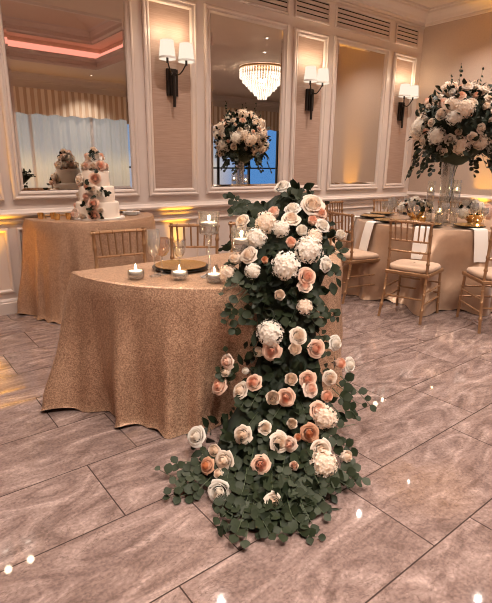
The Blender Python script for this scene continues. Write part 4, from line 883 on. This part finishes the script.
chairs = [
    (4.045, 2.565, 14, 'gold bamboo-style chair with its back to us, in front of the satin table', 'T'),
    (4.075, 3.32, -11, 'gold bamboo-style chair seen side on beside the flower cascade, at the satin table', 'T'),
    (4.36, 1.94, 50, 'gold bamboo-style chair cut off by the picture edge, at the satin table', 'T'),
    (4.36, 4.02, -49, 'gold bamboo-style chair mostly hidden behind the top of the flower cascade', 'T'),
    (5.06, 4.30, -84, 'gold bamboo-style chair between the satin table and the wall, just below the amber mirror', 'T'),
    (5.93, 4.22, -122, 'gold bamboo-style chair on the far side of the satin table, below the narrow corner panel', 'T'),
    (6.42, 3.6, 204, 'gold bamboo-style chair behind the vase of the flower ball', 'T'),
    (1.41, 3.11, -95, 'gold bamboo-style chair behind the sweetheart table, in front of the cake table', 'S'),
    (1.96, 3.16, -124, 'gold bamboo-style chair behind the sweetheart table, in front of the amber wall glow', 'S'),
    (2.50, 3.02, -112, 'gold bamboo-style chair behind the short candle stand, half hidden by the flower cascade', 'S'),
]
ch0 = make_chair()
for i, (x, y, a, lb, g) in enumerate(chairs):
    o = ch0 if i == 0 else dup(ch0)
    o.location = (x, y, 0); o.rotation_euler = (0, 0, math.radians(a)); o['label'] = lb
    o['group'] = 'chairs around the satin dining table' if g == 'T' else 'chairs behind the sweetheart table'

# ------------------------------------------------------------------ tableware helpers
def flame(parent, z, s=1.):
    MB().tube([(0, 0, z), (0, 0, z + .008)], .0012, 5).build('wick', M['wick'], parent)
    MB().lathe([(0, 0), (.0045 * s, .006 * s), (.0055 * s, .012 * s), (.0035 * s, .022 * s), (0, .034 * s)], 10, (0, 0, z + .004)).build('flame', M['flame'], parent)
def floating_candle(x, y, z, r, label, group='floating candles'):
    th = thing('floating_candle', label, 'candle', (x, y, z), 0, group)
    MB().lathe([(0, -.012), (r * .7, -.012), (r * .97, -.002), (r, .004), (r * .96, .010), (r * .4, .013), (0, .012)], 22).build('wax', M['wax'], th)
    flame(th, .012)
    lamp('candle_glow', 'POINT', (0, 0, .035), .25, (1., .62, .30), th, shadow_soft_size=.01)
    return th
def bowl_votive(x, y, z, label):
    th = thing('votive_glass', label, 'candle holder', (x, y, z), 0, 'low votive glasses on the sweetheart table')
    MB().lathe([(0, .002), (.034, .002), (.042, .010), (.045, .030), (.042, .048), (.039, .048), (.042, .030), (.039, .012), (0, .006)], 26).build('bowl', M['glass'], th)
    MB().lathe([(0, .030), (.0415, .030)], 26).build('water', M['water'], th)
def tall_holder(x, y, z, hs, label):
    th = thing('stemmed_candle_holder', label, 'candle holder', (x, y, z), 0, 'stemmed glass candle holders')
    MB().lathe([(0, .008), (.048, .002), (.05, .004), (.03, .012), (.010, .022), (0, .022)], 26).build('foot', M['cut'], th)
    P = [(.009, .02), (.007, .04), (.012, .05), (.0075, .06), (.0065, hs * .6), (.008, hs - .03), (.018, hs - .018), (.008, hs - .008), (.02, hs)]
    MB().lathe(P, 16).build('stem', M['cut'], th)
    MB().lathe([(.0, hs), (.048, hs + .001), (.052, hs + .006), (.056, hs + .115), (.053, hs + .115), (.049, hs + .008), (0, hs + .005)], 28).build('cup', M['glass'], th)
    MB().lathe([(0, hs + .045), (.0505, hs + .045)], 26).build('water', M['water'], th)
def wine_glass(x, y, z, h, rb, label, mat='glass', group='wine glasses', parts=True, kind='goblet'):
    th = thing('wine_glass' if kind != 'flute' else 'champagne_flute', label, 'glass', (x, y, z), 0, group)
    hb = h * (.48 if kind != 'flute' else .38)
    a = MB().lathe([(0, .006), (.012, .006), (.034, .002), (.035, 0)], 22)
    b = MB().lathe([(.006, .005), (.004, .02), (.0038, hb * .8), (.006, hb)], 10)
    c_ = MB().lathe([(0, hb), (rb * .55, hb + (h - hb) * .10), (rb * .92, hb + (h - hb) * .35), (rb, hb + (h - hb) * .6), (rb * .88, h), (rb * .86, h), (rb * .97, hb + (h - hb) * .6), (rb * .5, hb + (h - hb) * .13)], 24)
    if kind == 'flute': c_ = MB().lathe([(0, hb), (rb * .7, hb + .03), (rb, hb + (h - hb) * .6), (rb * .95, h), (rb * .92, h), (rb * .95, hb + (h - hb) * .6), (0, hb + .01)], 22)
    a.build('foot', M['glass'], th); b.build('stem', M['glass'], th); c_.build('bowl', M[mat], th)
    return th
def charger(x, y, z, r, label, group):
    th = thing('charger_plate', label, 'plate', (x, y, z), 0, group)
    MB().lathe([(0, .002), (r * .6, .002), (r * .66, .0), (r, .013), (r, .016), (r * .66, .005), (0, .006)], 44).build('rim_plate', M['black'], th)
    MB().lathe([(0, .012), (r * .58, .012), (r * .62, .014), (r * .9, .0235), (r * .90, .0255), (r * .60, .018), (0, .017)], 44).build('gold_plate', M['plate'], th)
    return th

# ------------------------------------------------------------------ on the sweetheart table
z0 = TZ + .0045
for x, y, lb in ((1.076, 2.315, 'low votive glass with floating candle, farthest from the cascade on sequin table'), (1.252, 2.165, 'low votive glass with floating candle, in the middle before the gold charger'),
                 (1.372, 2.015, 'low votive glass with floating candle, beside the cascade leaves')):
    bowl_votive(x, y, z0, lb)
for x, y, lb in ((1.076, 2.315, 'white floating candle burning in the low glass farthest from the cascade'), (1.252, 2.165, 'white floating candle burning in the low glass before the gold charger'),
                 (1.372, 2.015, 'white floating candle burning in the low glass beside the cascade leaves')):
    floating_candle(x, y, z0 + .034, .036, lb, 'floating candles on the sweetheart table')
tall_holder(1.415, 2.125, z0, .235, 'taller stemmed glass candle holder on the sequin table, in front of the amber glow chair')
floating_candle(1.415, 2.125, z0 + .235 + .05, .044, 'white floating candle in the taller stemmed holder', 'floating candles on the sweetheart table')
tall_holder(1.485, 1.935, z0, .165, 'shorter stemmed glass candle holder on the sequin table, touching the cascade roses')
floating_candle(1.485, 1.935, z0 + .165 + .05, .044, 'white floating candle in the shorter stemmed holder', 'floating candles on the sweetheart table')
charger(1.405, 2.41, z0, .165, 'gold charger plate with black rim on the sequin table, behind the votives', 'charger plates on the sweetheart table')
wine_glass(1.19, 2.32, z0, .25, .036, 'clear champagne flute standing in front of the gold charger', 'cut', 'glasses on the sweetheart table', kind='flute')
wine_glass(1.245, 2.34, z0, .20, .047, 'blush tinted cut goblet beside the champagne flute', 'amberglass', 'glasses on the sweetheart table')
wine_glass(1.335, 2.30, z0, .185, .034, 'small clear stemmed glass in front of the gold charger', 'glass', 'glasses on the sweetheart table')
# cutlery beside the charger
fk = thing('dinner_fork', 'polished fork lying on the sequin cloth beside the gold charger', 'fork', (1.585, 2.30, z0 + .004), math.radians(62))
m = MB().box((-.09, -.004, 0), (.03, .004, .003)); m.add([(.03, -.004, 0), (.05, -.011, .004), (.05, .011, .004), (.03, .004, 0)], [(0, 1, 2, 3)])
m.build('handle', M['steel'], fk, smooth=False)
m = MB()
for k in range(4): m.box((.05, -.011 + k * .0062, .002), (.095, -.0085 + k * .0062, .005))
m.build('tines', M['steel'], fk, smooth=False)

# ------------------------------------------------------------------ cake and cake table
kz = KZ + .0045
cake = thing('wedding_cake', 'white three-tier wedding cake with a cascade of cream and peach roses', 'cake', (1.715, 4.43, kz))
def tier(r, z0_, z1_): return MB().lathe([(0, z0_), (r, z0_), (r, z1_ - .012), (r - .004, z1_ - .004), (r - .013, z1_), (0, z1_)], 56)
MB().lathe([(0, 0), (.24, 0), (.24, .014), (0, .014)], 56).build('cake_board', M['board'], cake)
for r, a, b in ((.192, .014, .154), (.156, .154, .292), (.119, .292, .43)): tier(r, a, b).build('cake_tier', M['cake'], cake)
CK = [(1.672,4.32,1.36,0.12,'h','b'),(1.62,4.359,1.356,0.078,'h','b'),(1.744,4.314,1.358,0.073,'h','b'),(1.702,4.311,1.415,0.072,'r','c'),(1.655,4.326,1.401,
0.052,'r','b'),(1.75,4.318,1.427,0.055,'r','c'),(1.642,4.338,1.456,0.045,'r','w'),(1.67,4.32,1.435,0.052,'r','c'),(1.567,4.439,1.245,0.087,'r','c'),(1.654,
4.295,1.252,0.103,'r','p'),(1.579,4.306,1.179,0.077,'r','p'),(1.614,4.274,1.158,0.078,'r','c'),(1.662,4.253,1.127,0.095,'r','w'),(1.574,4.312,1.092,0.102,
'r','b'),(1.602,4.24,1.039,0.088,'r','p'),(1.557,4.334,1.052,0.058,'r','c'),(1.57,4.265,0.974,0.061,'r','c'),(1.602,4.241,0.933,0.095,'r','p'),(1.655,4.217,
0.978,0.061,'r','c'),(1.526,4.316,0.925,0.082,'r','c'),(1.493,4.432,0.93,0.101,'r','b'),(1.568,4.451,1.202,0.063,'r','b')]
CK = [(x, y, z, d, k, 'w' if k == 'h' else c_) for x, y, z, d, k, c_ in CK]
CK = [q for q in CK if q[2] < 1.32]
for k in range(9):                       # a ring and a dome of roses on the top tier
    a = k * 2 * PI / 9; CK.append((1.71 + .088 * math.cos(a), 4.42 + .088 * math.sin(a), 1.355 + .006 * (k % 2), .088, 'r', 'bcbwcbcpb'[k]))
for k in range(6):
    a = k * 2 * PI / 6 + .4; CK.append((1.71 + .055 * math.cos(a), 4.42 + .055 * math.sin(a), 1.42 + .01 * (k % 3), .085, 'r', 'cwbcwb'[k]))
CK += [(1.70, 4.40, 1.49, .088, 'r', 'c'), (1.73, 4.44, 1.48, .07, 'r', 'b'), (1.58, 4.50, 1.1, .09, 'r', 'c'), (1.56, 4.52, 1.0, .1, 'r', 'b'), (1.52, 4.5, .93, .08, 'r', 'c')]
for i, (x, y, z, d, k, c_) in enumerate(CK):
    p = Vector((x - 1.715, y - 4.43, z - kz)); nr = Vector((p.x, p.y, 0)).normalized() + Vector((-.2, -.35, .45 if z < 1.34 else .5 + max(0, z - 1.36) * 6))
    f = put(FN[k], flower_mesh(k, c_, i), cake, orient(p, nr, d * 1.25, i)); f['label'] = CN[c_] + ' ' + FN[k]
m = MB(); rnd = random.Random(8)
for (x, y, z) in [(1.66, 4.38, 1.46), (1.67, 4.36, 1.44), (1.70, 4.37, 1.47), (1.70, 4.24, 1.15), (1.735, 4.25, 1.13), (1.57, 4.27, 1.16), (1.535, 4.29, 1.02), (1.56, 4.25, 1.0), (1.60, 4.24, 1.0), (1.58, 4.24, .94), (1.66, 4.2, .93), (1.6, 4.5, 1.2), (1.56, 4.3, 1.22), (1.68, 4.27, 1.31), (1.6, 4.26, 1.1)]:
    for q in range(4):
        leaf(m, Vector((x - 1.715, y - 4.43, z - kz)), (rnd.gauss(0, .7), rnd.gauss(-.3, .5), rnd.gauss(0, .6)), (-.4, -.8, .4 + rnd.uniform(-.5, .5)), .045, .03, 0, .1, True)
o = m.build('foliage', M['leafd'], cake, True, None); o['kind'] = 'stuff'
def gold_cup(x, y, label, r=.026, h=.055):
    th = thing('votive_cup', label, 'candle holder', (x, y, kz), 0, 'gold votive cups on the cake table')
    MB().lathe([(0, .002), (r * .8, .0), (r, h * .5), (r * 1.05, h), (r * .98, h), (r * .9, h * .5), (0, .008)], 20).build('cup', M['plate'], th)
    MB().lathe([(0, h * .62), (r * .86, h * .62), (r * .86, h * .30), (0, h * .30)], 16).build('candle', M['wax'], th)
gold_cup(1.25, 4.62, 'gold votive cup on the cake table, farthest from the cake')
gold_cup(1.345, 4.57, 'gold votive cup on the cake table, second from the far end')
gold_cup(1.345, 4.46, 'gold votive cup on the cake table, beside a thin gold rod end')
gold_cup(1.445, 4.45, 'gold votive cup on the cake table, closest to the cake flowers')
rod = MB().tube([(1.29, 4.63, kz + .03), (1.5, 4.52, kz + .03)], .006, 8)
rod.tube([(1.295, 4.627, kz), (1.295, 4.627, kz + .03)], .006, 6).tube([(1.49, 4.525, kz), (1.49, 4.525, kz + .03)], .006, 6)
tag(rod.build('gold_rod', M['gold']), 'thin gold rod lying between the votive cups on the cake table', 'rod')
lbs = ['small white dessert plate, bottom of the stack on the cake table', 'small white dessert plate, middle of the stack on the cake table', 'small white dessert plate, topmost of the stack on the cake table']
for k, lb in enumerate(lbs):
    p = MB().lathe([(0, .001), (.045, .001), (.085, .010), (.085, .013), (.044, .004), (0, .004)], 36).build('dessert_plate', M['china']); p.location = (2.10, 4.55, kz + .010 * k)
    tag(p, lb, 'plate', 'dessert plates on the cake table')
for k, lb in enumerate(('steel cake knife lying beside the dessert plates', 'steel cake server lying beside the dessert plates')):
    th = thing('cake_knife' if k == 0 else 'cake_server', lb, 'cutlery', (2.10 + .03 * k, 4.62 - .05 * k, kz + .036), .15 + .3 * k)
    MB().tube([(-.12, 0, .004), (-.02, 0, .004)], .006, 8).build('handle', M['cut'] if k else M['gold'], th)
    MB().add([(-.02, -.008, .002), (.13, -.004 if k == 0 else -.022, .002), (.15, .008, .002), (-.02, .010, .002), (-.02, -.008, .005), (.13, -.004 if k == 0 else -.022, .005), (.15, .008, .005), (-.02, .010, .005)],
             [(0, 3, 2, 1), (4, 5, 6, 7), (0, 1, 5, 4), (1, 2, 6, 5), (2, 3, 7, 6), (3, 0, 4, 7)]).build('blade', M['steel'], th, smooth=False)

# ------------------------------------------------------------------ on the satin table
rz = RZ + .0045
VX, VY = 5.07, 2.93
v = thing('trumpet_vase', 'tall clear glass cylinder vase holding the flower ball on the satin table', 'vase', (VX, VY, rz))
MB().lathe([(0, .012), (.066, .004), (.070, .0), (.072, .006), (.060, .03), (.057, .2), (.065, .5), (.082, .78), (.078, .78), (.061, .5), (.053, .2), (.054, .04), (0, .03)], 36).build('body', M['cut'], v)
MB().lathe([(0, .33), (.056, .33)], 30).build('water', M['water'], v)
ball = thing('flower_ball', 'large domed ball of cream hydrangeas and roses on the tall glass vase', 'flower arrangement', (VX + .04, VY - .03, rz + .72)); ball['raised'] = 1
bc = Vector((0, 0, .30)); AX = (.41, .41, .40)
m = MB()
m.lathe([(0, -.12), (.09, -.10), (.2, -.02), (.30, .08), (.35, .25), (.32, .42), (.22, .54), (.12, .58), (0, .6)], 20, (0, 0, .0)); m.build('moss_core', M['moss'], ball, True, None)
m = MB()
for k in range(7):
    a = k * .9; m.tube(smooth_path([(.05 * math.cos(a), .05 * math.sin(a), -.1), (.03 * math.cos(a + 2), .03 * math.sin(a + 2), -.3), (.05 * math.cos(a + 3), .05 * math.sin(a + 3), -.5)], 5), .004, 5)
m.build('stems', M['stem'], ball)
rnd = random.Random(21); m = MB()
nF = 108
for i in range(nF):
    ct = 1 - 1.72 * (i + .5) / nF; s_ = math.sqrt(1 - ct * ct); ph = i * 2.39996 + 1.1
    d = Vector((s_ * math.cos(ph), s_ * math.sin(ph), ct)); p = bc + Vector((d.x * AX[0], d.y * AX[1], d.z * AX[2])) * rnd.uniform(.86, 1.02)
    q = rnd.random()
    for w in range(9):
        dd = d + Vector((rnd.gauss(0, .6), rnd.gauss(0, .6), rnd.gauss(0, .6))); s2 = rnd.uniform(.05, .09)
        leaf(m, p * .93 + Vector((rnd.gauss(0, .04), rnd.gauss(0, .04), rnd.gauss(0, .04))), dd, d + Vector((rnd.gauss(0, .4), rnd.gauss(0, .4), .4)), s2, s2 * .55, rnd.choice((0, 0, 1)), .15, True)
    if q < .14: continue
    k, c_, sz = ('h', rnd.choice('wcc'), rnd.uniform(.15, .2)) if q < .42 else ('r', rnd.choice('wwcccccbbp'), rnd.uniform(.105, .145))
    f = put(FN[k], flower_mesh(k, c_, i), ball, orient(p, d + Vector((0, 0, .15)), sz, i)); f['label'] = CN[c_] + ' ' + FN[k]
f = m.build('foliage', [M['leafd'], M['leafe']], ball, True, None); f['kind'] = 'stuff'
for i, (a, r0, l_) in enumerate(((142, .34, .24), (164, .30, .20), (178, .26, .18), (300, .24, .18), (312, .28, .24), (325, .32, .2), (290, .2, .14), (90, .36, .2), (40, .36, .22), (0, .34, .2))):
    c_, s_ = math.cos(math.radians(a)), math.sin(math.radians(a))
    sprig([(r0 * c_, r0 * s_, .06), ((r0 + .07) * c_, (r0 + .07) * s_, .0), ((r0 + .10 - l_ * .1) * c_, (r0 + .10) * s_, -l_ * .5), ((r0 + .13) * c_, (r0 + .11 + l_ * .2) * s_, -l_)], ball, (c_, s_, .5), .085, 200 + i, 1)
for i, (a, r0) in enumerate(((200, .2), (330, .15), (60, .2), (310, .3))):
    c_, s_ = math.cos(math.radians(a)), math.sin(math.radians(a))
    sprig([(r0 * c_, r0 * s_, .60), (r0 * 1.2 * c_, r0 * 1.2 * s_, .72), (r0 * 1.3 * c_, r0 * 1.3 * s_, .84)], ball, (0, -1, .2), .04, 230 + i)
def low_piece(x, y, label, seed):
    th = thing('low_centrepiece', label, 'flower arrangement', (x, y, rz), 0, 'low flower centrepieces on the satin table'); th['raised'] = 1
    MB().lathe([(0, .0), (.06, .0), (.05, .02), (.085, .05), (.10, .10), (.095, .10), (.08, .055), (0, .04)], 28).build('gold_bowl', M['plate'], th)
    m = MB(); rnd = random.Random(seed)
    m.lathe([(0, .06), (.09, .08), (.11, .13), (.07, .19), (0, .21)], 14)
    o = m.build('moss_core', M['moss'], th, True, None)
    m = MB(); n = 16
    for i in range(n):
        ct = 1 - 1.05 * (i + .5) / n; s_ = math.sqrt(1 - ct * ct); ph = i * 2.39996 + seed
        d = Vector((s_ * math.cos(ph), s_ * math.sin(ph), ct)); p = Vector((d.x * .15, d.y * .15, .11 + d.z * .10))
        k, c_, sz = ('h', rnd.choice('wb'), .13) if rnd.random() < .35 else ('r', rnd.choice('cbbpw'), rnd.uniform(.07, .10))
        f = put(FN[k], flower_mesh(k, c_, i + seed), th, orient(p, d + Vector((0, 0, .2)), sz, i)); f['label'] = CN[c_] + ' ' + FN[k]
        for q in range(4):
            leaf(m, p * .95, d + Vector((rnd.gauss(0, .6), rnd.gauss(0, .6), rnd.gauss(0, .5))), d, .06, .035, rnd.choice((0, 0, 1)), .15, True)
    f = m.build('foliage', [M['leafd'], M['leafe']], th, True, None); f['kind'] = 'stuff'
low_piece(5.02, 3.24, 'low gold bowl of blush and cream flowers on the cascade side of the glass vase', 1)
low_piece(5.22, 2.66, 'low gold bowl of blush and cream flowers on the open side of the glass vase', 7)
def hurricane(x, y, h, label, g='tall glass candle cylinders on the satin table'):
    th = thing('glass_cylinder', label, 'candle holder', (x, y, rz), 0, g)
    MB().lathe([(0, .004), (.040, .004), (.041, .0), (.042, .01), (.042, h), (.039, h), (.039, .012), (0, .012)], 28).build('glass', M['glass'], th)
    MB().lathe([(0, h * .72), (.0385, h * .72)], 26).build('water', M['water'], th)
    floating_candle(x, y, rz + h * .72 + .004, .034, 'white floating candle in the ' + label.replace('tall clear ', '').replace(' with candle', ''), 'floating candles on the satin table')
hurricane(5.06, 3.10, .44, 'tall clear glass cylinder with candle on the cascade side of the vase')
hurricane(5.05, 2.79, .46, 'tall clear glass cylinder with candle on the open side of the vase')
hurricane(4.84, 2.84, .16, 'short cut glass cylinder with candle at the front of the vase')
# place settings
def napkin_mesh():
    m = MB(); rows = []
    for (x, z) in ((.20, .008), (.05, .008), (.012, .010), (-.022, .004), (-.036, -.02), (-.07, -.15), (-.10, -.30)):
        rows.append([(x, -.068 + .136 * k / 6, z + .0015 * math.sin(k * 2)) for k in range(7)])
    rows2 = [[(x - .004, y, z + .004) for x, y, z in r] for r in rows]
    m.grid(rows); m.grid([r[::-1] for r in rows2])
    for e in (0, 6): m.grid([[r[e] for r in rows], [r[e] for r in rows2]])
    m.grid([rows[-1], rows2[-1]])
    return m.mesh('napkin', M['linen'], True, .6)
NM = napkin_mesh()
sets = [(166, 'on satin table before the side-on chair beside the cascade'), (203, 'on satin table before the chair with its back turned'), (236, 'on satin table before the chair at the picture edge'), (131, 'on satin table beside the top of the cascade'),
        (95, 'on satin table at the place below the amber mirror'), (58, 'on satin table at the place below the corner panel')]
for i, (a, where) in enumerate(sets):
    c_, s_ = math.cos(math.radians(a)), math.sin(math.radians(a))
    if i < 5:
        n = put('napkin', NM); n.location = (RC[0] + c_ * (RR + .004), RC[1] + s_ * (RR + .004), rz + .004); n.rotation_euler = (0, 0, math.radians(a + 180))
        tag(n, 'white napkin hanging ' + where, 'napkin', 'white napkins on the satin table')
    charger(RC[0] + c_ * .72, RC[1] + s_ * .72, rz + .008, .155, 'gold charger plate ' + where, 'charger plates on the satin table')
    for k, (da, rr, hh, rb, nm) in enumerate(((15, .54, .235, .043, 'larger'), (24, .60, .19, .037, 'smaller'))):
        b = math.radians(a + da)
        wine_glass(RC[0] + math.cos(b) * rr, RC[1] + math.sin(b) * rr, rz, hh, rb, nm + ' wine glass ' + where, 'cut', 'wine glasses on the satin table')
def tealight(x, y, label):
    th = thing('gold_votive', label, 'candle holder', (x, y, rz), 0, 'gold votives on the satin table')
    MB().lathe([(0, .001), (.028, 0), (.034, .03), (.036, .06), (.033, .06), (.03, .03), (0, .01)], 20).build('cup', M['plate'], th)
    MB().lathe([(0, .035), (.029, .035), (.027, .01), (0, .01)], 16).build('wax', M['wax'], th)
    flame(th, .035)
    lamp('candle_glow', 'POINT', (0, 0, .08), .2, (1., .55, .2), th, shadow_soft_size=.01)
tealight(4.86, 3.04, 'small gold votive candle beside the low flowers on the cascade side of the vase')
tealight(5.05, 2.52, 'small gold votive candle beside the low flowers on the open side of the vase')
tealight(5.45, 2.70, 'small gold votive candle behind the low flowers, towards the tan wall')

# ------------------------------------------------------------------ camera and view
cam = bpy.data.cameras.new('camera'); co = bpy.data.objects.new('camera', cam); COL.objects.link(co)
cam.sensor_fit = 'HORIZONTAL'; cam.sensor_width = 36; cam.lens = 482. / 492 * 36; cam.clip_start = .05
P_, Y_, R_ = .27552, .9053, .01218
F_ = Vector((math.cos(Y_) * math.cos(P_), math.sin(Y_) * math.cos(P_), -math.sin(P_)))
R0 = Vector((math.sin(Y_), -math.cos(Y_), 0)); U0 = R0.cross(F_)
Rc = R0 * math.cos(R_) + U0 * math.sin(R_); Uc = Rc.cross(F_)
co.matrix_world = Matrix(((Rc.x, Uc.x, -F_.x, 0), (Rc.y, Uc.y, -F_.y, 0), (Rc.z, Uc.z, -F_.z, 1.38), (0, 0, 0, 1)))
S.camera = co
S.view_settings.view_transform = 'Standard'; S.view_settings.look = 'None'; S.view_settings.gamma = 1; S.view_settings.use_curve_mapping = False
S.view_settings.exposure = EXPO
S.cycles.use_denoising = True; S.cycles.filter_width = 1.05
S.cycles.max_bounces = 10; S.cycles.transparent_max_bounces = 24; S.cycles.sample_clamp_indirect = 6; S.cycles.caustics_reflective = False; S.cycles.caustics_refractive = False
